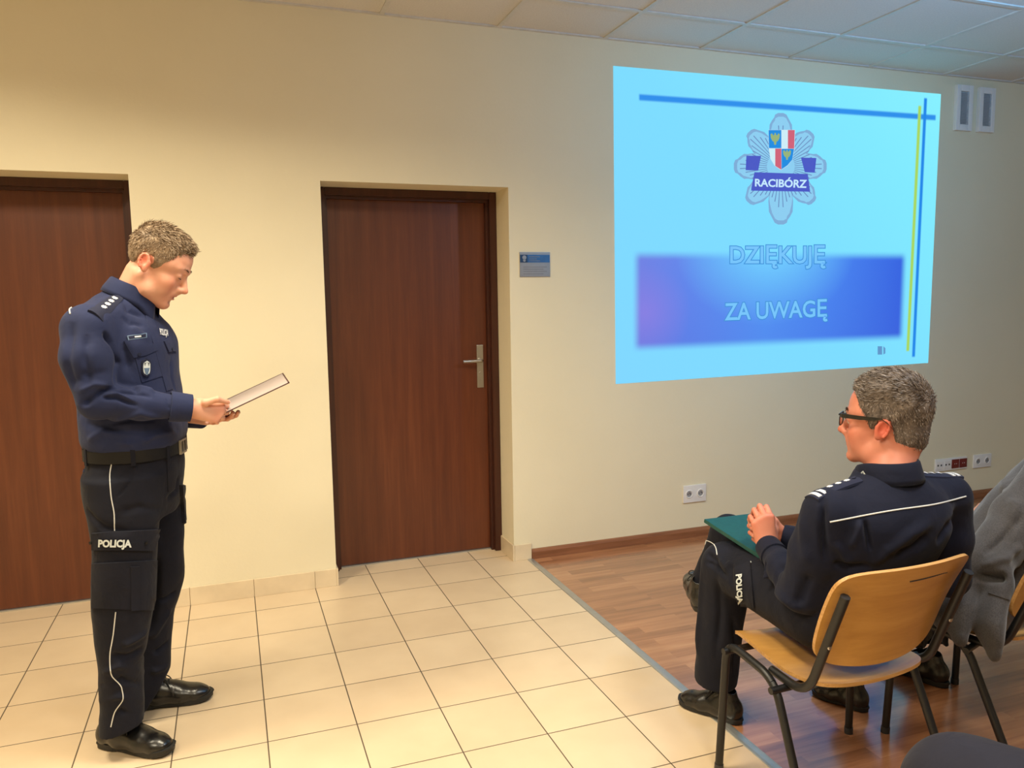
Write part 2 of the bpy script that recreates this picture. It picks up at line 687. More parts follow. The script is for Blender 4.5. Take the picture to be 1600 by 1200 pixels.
def socket(name_root, x0, x1, z0, z1, modules, label, cat, group=None):
    """row of wall modules; kinds: socket, data, red, blank"""
    r = empty(name_root, ((x0 + x1) / 2, YW, (z0 + z1) / 2), label, cat, group)
    w, h = (x1 - x0) / 2, (z1 - z0) / 2
    bm = bmesh.new()
    box(bm, (-w, -.010, -h), (w, 0, h))
    build('cover_frame', bm, M_WHITEP, r, bevel=.004, smooth='auto')
    n = len(modules)
    cw = 2 * w / n
    for i, k in enumerate(modules):
        cx = -w + cw * (i + .5)
        if k == 'socket':
            bm = bmesh.new()
            N = 28
            rim = [(.0255, -.0128), (.0235, -.0138), (.0195, -.0125), (.0185, -.0015), (0, -.0012)]
            rings = []
            for (rr, yy) in [(.0265, -.009)] + rim[:-1]:
                rings.append([bm.verts.new((cx + rr * math.cos(2 * math.pi * t / N), yy, rr * math.sin(2 * math.pi * t / N))) for t in range(N)])
            for a, b in zip(rings, rings[1:]):
                for t in range(N):
                    bm.faces.new((a[t], a[(t + 1) % N], b[(t + 1) % N], b[t]))
            bm.faces.new(rings[-1])
            o = build('socket_insert', bm, M_WHITEP, r, smooth='auto')
            bm = bmesh.new()
            N = 20
            f = [bm.verts.new((cx + .0178 * math.cos(2 * math.pi * t / N), -.0105, .0178 * math.sin(2 * math.pi * t / N))) for t in range(N)]
            bm.faces.new(f)
            build('socket_well', bm, M_GREYP, o)
            bm = bmesh.new()
            for sx in (-.0095, .0095):
                sweep(bm, [(cx + sx, -.0109, 0), (cx + sx, -.0102, 0)], .0032, 10)
            build('socket_hole', bm, M_DARKP, o)
            bm = bmesh.new()
            sweep(bm, [(cx, -.021, .009), (cx, -.0102, .009)], .0025, 8)
            build('earth_pin', bm, M_STEEL, o)
        elif k == 'data':
            o = boxo('data_insert', (cx - cw * .40, -.0125, -h * .62), (cx + cw * .40, -.009, h * .62), M_WHITEP, r, bevel=.001)
            for s in (-.4, .4):
                boxo('data_port', (cx + s * cw * .5 - .006, -.0132, -.006), (cx + s * cw * .5 + .006, -.0124, .006), M_DARKP, o)
        elif k == 'red':
            o = boxo('red_insert', (cx - cw * .46, -.0135, -h * .72), (cx + cw * .46, -.009, h * .72), M_REDP, r, bevel=.001)
            bm = bmesh.new()
            for sx in (-.0085, .0085):
                sweep(bm, [(cx + sx, -.0142, 0), (cx + sx, -.0134, 0)], .003, 8)
            build('socket_hole', bm, M_WHITEP, o)
    return r


socket('wall_socket', 2.530, 2.693, .222, .331, ('socket', 'socket'), 'white double power socket on the wall left of the sitting officer, near the wooden skirting', 'socket', None)
socket('socket_strip', 4.580, 4.878, .232, .320, ('data', 'data', 'red', 'red'), 'wall socket strip with two dark red outlets, behind the sitting officer', 'socket', None)
socket('wall_socket', 4.944, 5.118, .225, .322, ('socket', 'socket'), 'white double power socket to the right of the strip with red outlets', 'socket', None)


M_VENTB = plain('vent_back', (.50, .51, .53), .6)


def vent(x0, x1, z0, z1, label):
    r = empty('wall_vent', ((x0 + x1) / 2, YW, (z0 + z1) / 2), label, 'ventilation grille', 'white ventilation grilles high on the wall')
    w, h = (x1 - x0) / 2, (z1 - z0) / 2
    bm = bmesh.new()
    f = .034
    for p, q in (((-w, -.026, -h), (-w + f, 0, h)), ((w - f, -.026, -h), (w, 0, h)), ((-w + f, -.026, -h), (w - f, 0, -h + f * 1.2)), ((-w + f, -.026, h - f * 1.2), (w - f, 0, h))):
        box(bm, p, q)
    build('vent_frame', bm, M_WHITEP, r, bevel=.003, smooth='auto')
    boxo('vent_backing', (-w + f, -.006, -h + f * 1.2), (w - f, -.001, h - f * 1.2), M_VENTB, r)
    bm = bmesh.new()
    z = -h + f * 1.2 + .006
    while z < h - f * 1.2 - .004:
        v = box(bm, (-w + f, -.024, z), (w - f, -.008, z + .002))
        for q in v:
            q.co.z -= (q.co.y + .016) * -.35
        z += .0105
    build('vent_louvres', bm, plain('vent_louvre', (.62, .63, .65), .5), r)
    return r


vent(4.612, 4.756, 2.576, 2.873, 'left one of two tall white ventilation grilles beside the projected slide')
vent(4.818, 4.962, 2.577, 2.871, 'right one of two tall white ventilation grilles beside the projected slide')

# ------------------------------------------------------------ projected slide (light thrown on the wall, put in as a glowing panel)
QTL, QTR, QBR, QBL = [np.array(wp(*p)) for p in ((958, 103), (1470, 147), (1450, 567), (962, 600))]
sx0, sx1 = 2.062, 4.487
sz0, sz1 = .997, 2.797
SLP = Vector((sx0, YW, sz0))
slide = empty('projected_slide', SLP, 'bright blue slide with police badge projected on the wall', 'projection')


def sl(px, py, lay):
    p = on(px, py, 1, YW)
    return (p[0] - SLP.x, -.0015 - .0003 * lay, p[2] - SLP.z)


def slide_mat():
    m, nt, N, L, b = new_mat('projected_picture')
    tc = N.new('ShaderNodeTexCoord')
    sep = N.new('ShaderNodeSeparateXYZ')
    L.new(tc.outputs['Object'], sep.inputs[0])
    X, Z = sep.outputs[0], sep.outputs[2]

    def mth(op, a, b_=None, c=None, clamp=False):
        n = N.new('ShaderNodeMath')
        n.operation = op
        n.use_clamp = clamp
        for i, v in enumerate((a, b_, c)):
            if v is None:
                continue
            if isinstance(v, (int, float)):
                n.inputs[i].default_value = v
            else:
                L.new(v, n.inputs[i])
        return n.outputs[0]

    def sstep(v, a, b_):
        n = N.new('ShaderNodeMapRange')
        n.interpolation_type = 'SMOOTHSTEP'
        n.inputs['From Min'].default_value = a
        n.inputs['From Max'].default_value = b_
        L.new(v, n.inputs['Value'])
        return n.outputs['Result']

    def rect(x0, x1, z0, z1, s):
        a = sstep(X, x0 - s, x0 + s)
        b1 = sstep(X, x1 + s, x1 - s)
        c = sstep(Z, z0 - s, z0 + s)
        d = sstep(Z, z1 + s, z1 - s)
        return mth('MULTIPLY', mth('MULTIPLY', a, b1), mth('MULTIPLY', c, d))

    def mixc(fac, c1, c2):
        n = N.new('ShaderNodeMixRGB')
        L.new(fac, n.inputs['Fac'])
        for k, c in (('Color1', c1), ('Color2', c2)):
            if isinstance(c, tuple):
                n.inputs[k].default_value = (*c, 1)
            else:
                L.new(c, n.inputs[k])
        return n.outputs[0]
    W, Hh = sx1 - sx0, sz1 - sz0
    # background gradient
    g = mth('ADD', mth('MULTIPLY', X, 1 / W * .6), mth('MULTIPLY', Z, 1 / Hh * .4))
    r0 = ramp(N, [(0, srgb(126, 214, 255)), (.45, srgb(124, 220, 255)), (.8, srgb(128, 233, 255)), (1, srgb(134, 240, 255))])
    L.new(g, r0.inputs['Fac'])
    # the wide blurred band
    bx0, bz0, _ = 0, 0, 0
    q1 = on(994, 545, 1, YW)
    q2 = on(1413, 392, 1, YW)
    q3 = on(994, 398, 1, YW)
    bm_ = rect(q1[0] - sx0, q2[0] - sx0, q1[2] - sz0 + .005, q3[2] - sz0, .034)
    bw = q2[0] - q1[0]
    t = mth('DIVIDE', mth('SUBTRACT', X, q1[0] - sx0), bw)
    rb = ramp(N, [(0, srgb(112, 128, 226)), (.18, srgb(96, 135, 236)), (.45, srgb(84, 150, 246)), (.7, srgb(72, 132, 240)), (1, srgb(52, 98, 224))])
    L.new(t, rb.inputs['Fac'])
    # lighter patch at the middle of its upper edge, darker towards the foot
    u = mth('SUBTRACT', t, .46)
    hz = mth('DIVIDE', mth('SUBTRACT', Z, q1[2] - sz0), q3[2] - q1[2])
    glow = mth('SUBTRACT', 1.0, mth('SQRT', mth('ADD', mth('MULTIPLY', mth('MULTIPLY', u, u), 9.0), mth('MULTIPLY', mth('POWER', mth('SUBTRACT', 1.08, hz), 2.0), 1.3))), None, True)
    cb = mixc(mth('MULTIPLY', glow, 1.15, None, True), rb.outputs['Color'], srgb(112, 205, 255))
    lo_ = mth('MULTIPLY', mth('SUBTRACT', 1.0, hz, None, True), .28)
    cb = mixc(lo_, cb, srgb(64, 96, 214))
    # pinkish stain at its left
    vx = mth('MULTIPLY', mth('SUBTRACT', t, .03), 6.5)
    vz = mth('MULTIPLY', mth('SUBTRACT', hz, .38), 1.9)
    st = mth('SUBTRACT', 1.0, mth('SQRT', mth('ADD', mth('MULTIPLY', vx, vx), mth('MULTIPLY', vz, vz))), None, True)
    cb = mixc(mth('MULTIPLY', st, .45), cb, srgb(160, 128, 226))
    c = mixc(bm_, r0.outputs['Color'], cb)
    # lines

    def line(p0, p1, hw, colr, c):
        a = on(*p0, 1, YW)
        d = on(*p1, 1, YW)
        ax, az, dx, dz = a[0] - sx0, a[2] - sz0, d[0] - sx0, d[2] - sz0
        ln = math.hypot(dx - ax, dz - az)
        tx, tz = (dx - ax) / ln, (dz - az) / ln
        al = mth('ADD', mth('MULTIPLY', mth('SUBTRACT', X, ax), tx), mth('MULTIPLY', mth('SUBTRACT', Z, az), tz))
        ac = mth('ABSOLUTE', mth('ADD', mth('MULTIPLY', mth('SUBTRACT', X, ax), -tz), mth('MULTIPLY', mth('SUBTRACT', Z, az), tx)))
        m1 = sstep(ac, hw * 1.5, hw * .5)
        m2 = mth('MULTIPLY', sstep(al, -.006, .01), sstep(al, ln + .006, ln - .01))
        return mixc(mth('MULTIPLY', m1, m2), c, colr)
    c = line((998, 152), (1462, 184), .017, srgb(44, 142, 234), c)
    c = line((1437, 165), (1418, 549), .013, srgb(168, 214, 92), c)
    c = line((1446, 153), (1427, 558), .013, srgb(30, 134, 232), c)
    b.inputs['Base Color'].default_value = (.02, .02, .02, 1)
    b.inputs['Roughness'].default_value = .9
    b.inputs['Specular IOR Level'].default_value = 0
    L.new(c, b.inputs['Emission Color'])
    b.inputs['Emission Strength'].default_value = 1.0
    return m


bm = bmesh.new()
fr = [bm.verts.new((q[0] - SLP.x, -.0015, q[2] - SLP.z)) for q in (QTL, QTR, QBR, QBL)]
bk = [bm.verts.new((q[0] - SLP.x, 0, q[2] - SLP.z)) for q in (QTL, QTR, QBR, QBL)]
bm.faces.new(fr)
bm.faces.new(bk[::-1])
for i in range(4):
    bm.faces.new((fr[i], fr[(i + 1) % 4], bk[(i + 1) % 4], bk[i]))
build('picture_area', bm, slide_mat(), slide)


def slpoly(name, polys, lay, mat, parent=None, th=.0002):
    bm = bmesh.new()
    for pl in polys:
        a = [Vector(sl(x, y, lay)) for x, y in pl]
        f = [bm.verts.new(p) for p in a]
        b = [bm.verts.new(p + Vector((0, th, 0))) for p in a]
        bm.faces.new(f)
        bm.faces.new(b[::-1])
        for i in range(len(f)):
            bm.faces.new((f[i], f[(i + 1) % len(f)], b[(i + 1) % len(f)], b[i]))
    bmesh.ops.triangulate(bm, faces=[f for f in bm.faces if len(f.verts) > 4])
    return build(name, bm, mat, parent or slide)


# badge: eight ray groups.  coordinates measured in the zoomed crop (x6 from 1120,160)
def cz(x, y):
    return (1120 + x / 6, 160 + y / 6)


M_B1 = emit('badge_pale', srgb(140, 205, 240))
M_B2 = emit('badge_grey', srgb(126, 172, 214))
M_B3 = emit('badge_line', srgb(104, 138, 188))
badge = empty('police_badge', (0, 0, 0))
badge.parent = slide
BC = (598, 600)


def star(scale, rough):
    out = []
    tips = [(-90, 500, 80), (-48, 430, 62), (0, 430, 90), (48, 455, 62), (90, 545, 85), (132, 455, 62), (180, 440, 90), (228, 440, 62)]
    for ang, R, w in tips:
        a = math.radians(ang)
        d = (math.cos(a), math.sin(a))
        n = (-d[1], d[0])
        R *= scale
        w *= scale * (1.22 if w > 70 else 1.5)
        one = []
        prof = [(.0, -.8), (.42, -1.0), (.60, -1.12), (.70, -1.05), (.78, -.95 - rough), (.86, -.85), (.92, -.62), (.97, -.55), (1.0, -.25), (1.0, .25), (.97, .55), (.92, .62), (.86, .85), (.78, .95 + rough), (.70, 1.05), (.60, 1.12), (.42, 1.0), (.0, .8)]
        for r_, s_ in prof:
            one.append(cz(BC[0] + d[0] * R * r_ + n[0] * w * s_, BC[1] + d[1] * R * r_ + n[1] * w * s_))
        out.append(one)
    return out


slpoly('badge_star', star(1.0, .12), 1, M_B2, badge)
slpoly('badge_star_inner', star(.93, .0), 2, M_B1, badge)
rays = []
for k in range(56):
    a = 2 * math.pi * (k + .5) / 56
    big = abs(math.sin(4 * a))
    r1 = 410 - 120 * big
    r0_ = 130
    d = (math.cos(a), math.sin(a))
    n = (-d[1], d[0])
    w = 2.6
    rays.append([cz(BC[0] + d[0] * r0_ + n[0] * w, BC[1] + d[1] * r0_ + n[1] * w), cz(BC[0] + d[0] * r1 + n[0] * w * 1.6, BC[1] + d[1] * r1 + n[1] * w * 1.6),
                 cz(BC[0] + d[0] * r1 - n[0] * w * 1.6, BC[1] + d[1] * r1 - n[1] * w * 1.6), cz(BC[0] + d[0] * r0_ - n[0] * w, BC[1] + d[1] * r0_ - n[1] * w)])
slpoly('badge_rays', rays, 3, M_B3, badge)
M_SB = emit('shield_blue', srgb(30, 140, 224))
M_SR = emit('shield_red', srgb(208, 96, 118))
M_SW = emit('shield_white', srgb(205, 236, 246))
M_SY = emit('shield_yellow', srgb(150, 178, 120))
M_RB = emit('ribbon_blue', srgb(74, 88, 196))
M_RL = emit('ribbon_letter', srgb(196, 232, 255))
shield = [(480, 258), (732, 258), (726, 440), (705, 540), (660, 595), (598, 635), (540, 595), (500, 530), (484, 430)]
slpoly('shield', [[cz(*p) for p in shield]], 4, M_SW, badge)
slpoly('shield_blue_field', [[cz(*p) for p in q] for q in ([(482, 260), (602, 260), (602, 430), (486, 430)], [(604, 436), (722, 436), (704, 538), (658, 592), (604, 628)])], 5, M_SB, badge)
slpoly('shield_red_field', [[cz(*p) for p in q] for q in ([(664, 260), (728, 260), (722, 434), (664, 434)], [(545, 434), (602, 434), (602, 632), (545, 596)])], 5, M_SR, badge)
eag = lambda x, y, s: [cz(x + a * s, y + b * s) for a, b in ((-44, -40), (-30, -50), (-18, -30), (-8, -34), (-6, -52), (6, -52), (8, -34), (18, -30), (30, -50), (44, -40), (40, -5), (26, 22), (12, 30), (8, 58), (-8, 58), (-12, 30), (-26, 22), (-40, -5))]
slpoly('shield_eagle', [eag(544, 340, 1.0)], 6, M_SY, badge)
slpoly('shield_eagle', [eag(655, 490, .85)], 6, M_SY, badge)
slpoly('ribbon', [[cz(*p) for p in q] for q in ([(350, 655), (850, 672), (872, 838), (320, 828), (322, 800)], [(275, 500), (412, 502), (385, 640), (268, 636), (300, 568)], [(786, 518), (930, 522), (900, 580), (915, 660), (822, 655)])], 5, M_RB, badge)


def text_mesh(txt, offset=0., size=1., shear=0.):
    cu = bpy.data.curves.new('txt', 'FONT')
    cu.body = txt
    cu.size = size
    cu.offset = offset
    cu.resolution_u = 3
    o = bpy.data.objects.new('txt', cu)
    col.objects.link(o)
    dg = bpy.context.evaluated_depsgraph_get()
    dg.update()
    me = bpy.data.meshes.new_from_object(o.evaluated_get(dg))
    V = np.array([v.co[:] for v in me.vertices])
    Fc = [list(p.vertices) for p in me.polygons]
    bpy.data.objects.remove(o)
    bpy.data.curves.remove(cu)
    bpy.data.meshes.remove(me)
    return V, Fc


def text_on(name, txt, quad, fn, mat, parent, offset=0., ref=None, th=None, world=False):
    """letters mapped into the photo quad (TL,TR,BR,BL); fn(px,py) gives the 3-D point"""
    V, Fc = text_mesh(txt, offset)
    R, _ = text_mesh(txt, 0.) if offset else (V, None)
    lo, hi = R.min(0), R.max(0)
    if ref:
        lo[1], hi[1] = ref
    bm = bmesh.new()
    vs = []
    for v in V:
        u = (v[0] - lo[0]) / (hi[0] - lo[0])
        w = (v[1] - lo[1]) / (hi[1] - lo[1])
        t = [quad[0][i] * (1 - u) + quad[1][i] * u for i in (0, 1)]
        b_ = [quad[3][i] * (1 - u) + quad[2][i] * u for i in (0, 1)]
        vs.append(bm.verts.new(fn(t[0] * w + b_[0] * (1 - w), t[1] * w + b_[1] * (1 - w))))
    for f in Fc:
        try:
            bm.faces.new([vs[i] for i in f])
        except ValueError:
            pass
    me = bpy.data.meshes.new(name)
    bm.to_mesh(me)
    bm.free()
    return link(name, me, mat, parent, world)


cap = (0, .73)
text_on('badge_lettering', 'RACIBÓRZ', (cz(357, 716), cz(838, 726), cz(832, 800), cz(357, 786)), lambda x, y: sl(x, y, 7), M_RL, badge, .030, ref=(0, .72))
M_TL = emit('title_line', srgb(60, 142, 214))
M_TF = emit('title_fill', srgb(118, 196, 250))
T1 = ((1141, 384), (1289, 384), (1289, 411), (1141, 411))
T2 = ((1133, 473), (1292, 468), (1292, 494), (1133, 500))
for q, s, rf in ((T1, 'DZIĘKUJĘ', (0, .72)), (T2, 'ZA UWAGĘ', (0, .72))):
    text_on('title_outline', s, q, lambda x, y: sl(x, y, 2), M_TL, slide, .050, ref=rf)
    text_on('title_lettering', s, q, lambda x, y: sl(x, y, 3), M_TF, slide, .016, ref=rf)
M_IC = emit('slide_icon', srgb(96, 150, 200))
slpoly('slide_icon', [[(1371, 541), (1378, 541), (1378, 554), (1371, 554)], [(1380, 541), (1383, 544), (1383, 552), (1380, 554)]], 2, M_IC)


# ------------------------------------------------------------ chairs
def make_chair(label, group):
    root = empty('stacking_chair', (0, 0, 0), label, 'chair', group)
    hw = .255
    for s in (-1, 1):
        # one bent side frame, cut into its two legs and the bar between them
        FF = Vector((s * .268, .150, 0))
        FT = Vector((s * hw, .135, .432))
        RT = Vector((s * hw, -.082, .406))
        RF = Vector((s * .268, -.262, 0))
        path = arc_path([FF, FT, RT, RF], .065, 8)
        n = len(path)
        k1, k2 = 6, n - 6
        r = .0125
        lf = tube('leg', path[:k1 + 1], r, M_BLACK, root)
        tube('side_rail', path[k1:k2 + 1], r, M_BLACK, root)
        lr = tube('leg', path[k2:], r, M_BLACK, root)
        for l_, p_, q_ in ((lf, path[0], path[1]), (lr, path[-1], path[-2])):
            d = (q_ - p_).normalized()
            tube('foot_cap', [p_ + Vector((0, 0, .0005)), p_ + d * .022], .0145, M_DARKP, l_, 12)
        # backrest post: runs under the seat, bends up
        tube('backrest_post', arc_path([(s * .222, -.03, .407), (s * .222, -.175, .398), (s * .222, -.300, .725)], .07, 8), [.0128] * 0 or .0128, M_BLACK, root, 12)
    for y, z in ((.118, .408), (-.096, .384)):
        tube('crossbar', [(-hw - .026, y, z), (hw + .026, y, z)], .0105, M_BLACK, root, 12)
    # ply seat with rolled front and upswept rear
    def slab(name, fn, nu, nv, th, parent):
        bm = bmesh.new()
        G = [[fn(i / nu * 2 - 1, j / nv) for j in range(nv + 1)] for i in range(nu + 1)]
        A = [[bm.verts.new(g[0]) for g in row] for row in G]
        B = [[bm.verts.new(g[0] + g[1] * th) for g in row] for row in G]
        for i in range(nu):
            for j in range(nv):
                bm.faces.new((A[i][j], A[i + 1][j], A[i + 1][j + 1], A[i][j + 1]))
                bm.faces.new((B[i][j], B[i][j + 1], B[i + 1][j + 1], B[i + 1][j]))
        loop = [(i, 0) for i in range(nu)] + [(nu, j) for j in range(nv)] + [(i, nv) for i in range(nu, 0, -1)] + [(0, j) for j in range(nv, 0, -1)]
        for a, b in zip(loop, loop[1:] + loop[:1]):
            f = bm.faces.new((A[a[0]][a[1]], B[a[0]][a[1]], B[b[0]][b[1]], A[b[0]][b[1]]))
            f.material_index = 1
        bmesh.ops.recalc_face_normals(bm, faces=bm.faces[:])
        me = bpy.data.meshes.new(name)
        bm.to_mesh(me)
        bm.free()
        me.materials.append(M_PLY)
        me.materials.append(M_PLYEDGE)
        me.polygons.foreach_set('use_smooth', [True] * len(me.polygons))
        me.set_sharp_from_angle(angle=math.radians(50))
        o = bpy.data.objects.new(name, me)
        col.objects.link(o)
        o.parent = parent
        return o

    def rnd(u, v, k=6):       # squircle the corners
        a, b = u, v * 2 - 1
        m = max((abs(a) ** k + abs(b) ** k) ** (1 / k), 1e-9)
        mm = max(abs(a), abs(b), 1e-6)
        return a * mm / m, (b * mm / m + 1) / 2

    def seat(u, v):
        u, v = rnd(u, v)
        y = -.215 + .415 * v
        x = u * (.205 + .010 * v)
        z = .447 - .022 * math.exp(-((v - .38) / .3) ** 2) - .012 * (1 - u * u) * (v < 2) + .010 * u * u
        z += -.030 * max(0, (v - .82) / .18) ** 2 + .008 * max(0, (.15 - v) / .15) ** 2 - .016 * (1 - v)
        return Vector((x, y, z)), Vector((0, 0, -1))

    def back(u, v):
        u, v = rnd(u, v, 7)
        z = .500 + .284 * v
        x = u * (.222 + .020 * v)
        y = -.198 - .115 * v + .012 * math.sin(v * 3.1) - .038 * (1 - u * u) + .012
        z += -.030 * (1 - u * u) * (1 - v) * 1.0
        return Vector((x, y, z)), Vector((0, 1, .3)).normalized()
    slab('seat', seat, 24, 24, .011, root)
    bk_ = slab('backrest', back, 24, 18, .010, root)
    for s in (-1, 1):
        for z, y in ((.568, -.2295),):
            bm = bmesh.new()
            bmesh.ops.create_uvsphere(bm, u_segments=10, v_segments=6, radius=.0075, matrix=Matrix.Translation((s * .222, y - .022, z)) @ Matrix.Diagonal((1, .5, 1, 1)))
            build('bolt', bm, M_STEEL, root, smooth=True)
    # stamped line of print on the back of the backrest
    bm = bmesh.new()
    random.seed(4)
    x = -.020
    while x < .128:
        w = random.uniform(.0035, .008)
        u = (x + w / 2) / .22
        v = .86
        p = back(u, v)[0]
        box(bm, (x, p.y - .0018, p.z - .0016), (x + w, p.y - .0004, p.z + .0016))
        x += w + .0015
    build('stamp', bm, M_DARKP, bk_)
    return root


def place(root, x, y, az):
    root.location = (x, y, 0)
    root.rotation_euler = (0, 0, -az)


def copy_tree(o, parent=None):
    c = o.copy()
    col.objects.link(c)
    c.parent = parent
    for ch in [k for k in bpy.data.objects if k.parent == o]:
        copy_tree(ch, c)
    return c


GR = 'beech plywood stacking chairs'
ch1 = make_chair('plywood chair with black tube legs under the officer in glasses', GR)
ch2 = copy_tree(ch1)
ch2['label'] = 'plywood chair under the person in the grey jacket, right edge of the photo'
ch3 = copy_tree(ch1)
ch3['label'] = 'plywood chair under the person in dark trousers, nearest the camera'
place(ch1, 1.611, -2.050, math.radians(-2))
place(ch2, 2.293, -1.993, math.radians(-18))
place(ch3, 1.60, -3.20, math.radians(0))


# ------------------------------------------------------------ ceiling projector (unseen, added to carry the bluish fill)
pj = empty('projector', (PROJ[0], PROJ[1], H), 'added unseen white projector hanging from the ceiling above the wooden floor, aimed at the wall', 'projector')
dz = PROJ[2] - H
bm = bmesh.new()
box(bm, (-.16, -.14, dz - .055), (.16, .14, dz + .055))
build('body', bm, M_WHITEP, pj, bevel=.018, smooth='auto')
tube('ceiling_pole', [(0, -.02, dz + .05), (0, -.02, -.012)], .016, M_WHITEP, pj)
tube('ceiling_plate', [(0, -.02, -.014), (0, -.02, -.002)], .06, M_WHITEP, pj, 20)
bm = bmesh.new()
sweep(bm, [(0, .13, dz), (0, .165, dz), (0, .172, dz)], [.042, .042, .036], 24)
build('lens_barrel', bm, M_DARKP, pj, smooth='auto')
# ------------------------------------------------------------ distance-field modeller for bodies and clothes
f32 = np.float32


def nrm(v):
    v = np.asarray(v, float)
    return v / (np.linalg.norm(v) + 1e-12)


def smin(a, b, k):
    if k <= 0:
        return np.minimum(a, b)
    h = np.clip(.5 + .5 * (b - a) / k, 0, 1)
    return b + (a - b) * h - k * h * (1 - h)


class Vol:
    def __init__(s, lo, hi, h):
        s.lo = np.array(lo, float)
        s.h = h
        s.n = np.ceil((np.array(hi) - s.lo) / h).astype(int) + 1
        s.D = np.full(s.n, .5, f32)

    def sub(s, lo, hi):
        a = np.clip(np.floor((np.array(lo) - s.lo) / s.h).astype(int), 0, s.n - 1)
        b = np.clip(np.ceil((np.array(hi) - s.lo) / s.h).astype(int) + 1, 1, s.n)
        b = np.maximum(b, a + 1)
        sl_ = tuple(slice(a[i], b[i]) for i in range(3))
        g = [(s.lo[i] + s.h * np.arange(a[i], b[i])).astype(f32) for i in range(3)]
        return sl_, (g[0][:, None, None], g[1][None, :, None], g[2][None, None, :])

    def put(s, fn, lo, hi, k=.01, op='u'):
        m = max(k, 0) + 3 * s.h
        sl_, (x, y, z) = s.sub(np.array(lo) - m, np.array(hi) + m)
        d = fn(x, y, z).astype(f32)
        if op == 'u':
            s.D[sl_] = smin(s.D[sl_], d, k)
        elif op == 's':
            s.D[sl_] = -smin(-s.D[sl_], d, k)
        elif op == 'i':
            s.D[sl_] = -smin(-s.D[sl_], -d, k)

    def cone(s, a, b, ra, rb, k=.01, op='u', flat=None, f=1.):
        """round cone; flat = direction squeezed by factor f"""
        a = np.array(a, float)
        b = np.array(b, float)
        R = max(ra, rb) * max(1, f)
        lo = np.minimum(a, b) - R
        hi = np.maximum(a, b) + R
        fd = nrm(flat) if flat is not None else None

        def fn(x, y, z):
            px, py, pz = x - a[0], y - a[1], z - a[2]
            ba = b - a
            if fd is not None:
                t = (px * fd[0] + py * fd[1] + pz * fd[2]) * (1 / f - 1)
                px, py, pz = px + t * fd[0], py + t * fd[1], pz + t * fd[2]
                ba = ba + fd * (ba @ fd) * (1 / f - 1)
            t = np.clip((px * ba[0] + py * ba[1] + pz * ba[2]) / max(ba @ ba, 1e-9), 0, 1)
            d = np.sqrt((px - t * ba[0]) ** 2 + (py - t * ba[1]) ** 2 + (pz - t * ba[2]) ** 2) - (ra + (rb - ra) * t)
            return d * (min(1, f) * .5 + .5 if f < 1 else 1)
        s.put(fn, lo, hi, k, op)

    def chain(s, pts, rad, k=.01, op='u', flat=None, f=1.):
        for i in range(len(pts) - 1):
            s.cone(pts[i], pts[i + 1], rad[i], rad[i + 1], k, op, flat, f)

    def ell(s, c, r, k=.01, op='u', R=None):
        """ellipsoid, R = 3x3 rows: its axes"""
        c = np.array(c, float)
        r = np.array(r, float)
        A = np.eye(3) if R is None else np.array(R)
        ext = np.sqrt(((A * r[:, None]) ** 2).sum(0))

        def fn(x, y, z):
            p = [x - c[0], y - c[1], z - c[2]]
            q = [A[i][0] * p[0] + A[i][1] * p[1] + A[i][2] * p[2] for i in range(3)]
            k0 = np.sqrt(sum((q[i] / r[i]) ** 2 for i in range(3)))
            k1 = np.sqrt(sum((q[i] / r[i] ** 2) ** 2 for i in range(3)))
            return k0 * (k0 - 1) / np.maximum(k1, 1e-6)
        s.put(fn, c - ext, c + ext, k, op)

    def loft(s, O, W, U, st, k=.01, op='u', n=2.2, cap=True):
        """tube of superellipse sections along W; st rows: (w, u, v, a, b); V = W x U"""
        O = np.array(O, float)
        W = nrm(W)
        U = np.array(U, float)
        U = nrm(U - W * (U @ W))
        V = np.cross(W, U)
        st = np.array(st, float)
        # smooth resample
        ws = st[:, 0]
        tt = np.linspace(ws[0], ws[-1], 60)
        cols = [pchip(ws, st[:, j], tt) for j in range(1, 5)]
        ctr = O + tt[:, None] * W + cols[0][:, None] * U + cols[1][:, None] * V
        R = np.maximum(cols[2], cols[3]).max() * 1.1
        lo, hi = ctr.min(0) - R, ctr.max(0) + R

        def fn(x, y, z):
            px, py, pz = x - O[0], y - O[1], z - O[2]
            w = px * W[0] + py * W[1] + pz * W[2]
            wc = np.clip(w, ws[0], ws[-1])
            sh = w.shape
            wf = wc.ravel()
            cu, cv, ca, cb = [np.interp(wf, tt, c).reshape(sh).astype(f32) for c in cols]
            u = px * U[0] + py * U[1] + pz * U[2] - cu
            v = px * V[0] + py * V[1] + pz * V[2] - cv
            q = (np.abs(u / ca) ** n + np.abs(v / cb) ** n) ** (1 / n)
            d = (q - 1) * np.minimum(ca, cb)
            if cap:
                d = np.maximum(d, np.abs(w - (ws[0] + ws[-1]) / 2) - (ws[-1] - ws[0]) / 2)
            else:
                e = np.maximum(np.abs(w - (ws[0] + ws[-1]) / 2) - (ws[-1] - ws[0]) / 2, 0)
                d = np.where(d > 0, np.sqrt(d * d + e * e), np.maximum(d, e))
            return d
        s.put(fn, lo, hi, k, op)

    def plane(s, p, n, k=.0, lo=None, hi=None):
        """cut away what lies on the n side of the plane (optionally inside a box only)"""
        p = np.array(p, float)
        n = nrm(n)
        fn = lambda x, y, z: (x - p[0]) * n[0] + (y - p[1]) * n[1] + (z - p[2]) * n[2]
        if lo is None:
            d = fn(*s.sub(s.lo, s.lo + s.h * s.n)[1]).astype(f32)
            s.D = -smin(-s.D, -d, k)
        else:
            sl_, g = s.sub(lo, hi)
            s.D[sl_] = -smin(-s.D[sl_], -fn(*g).astype(f32), k)

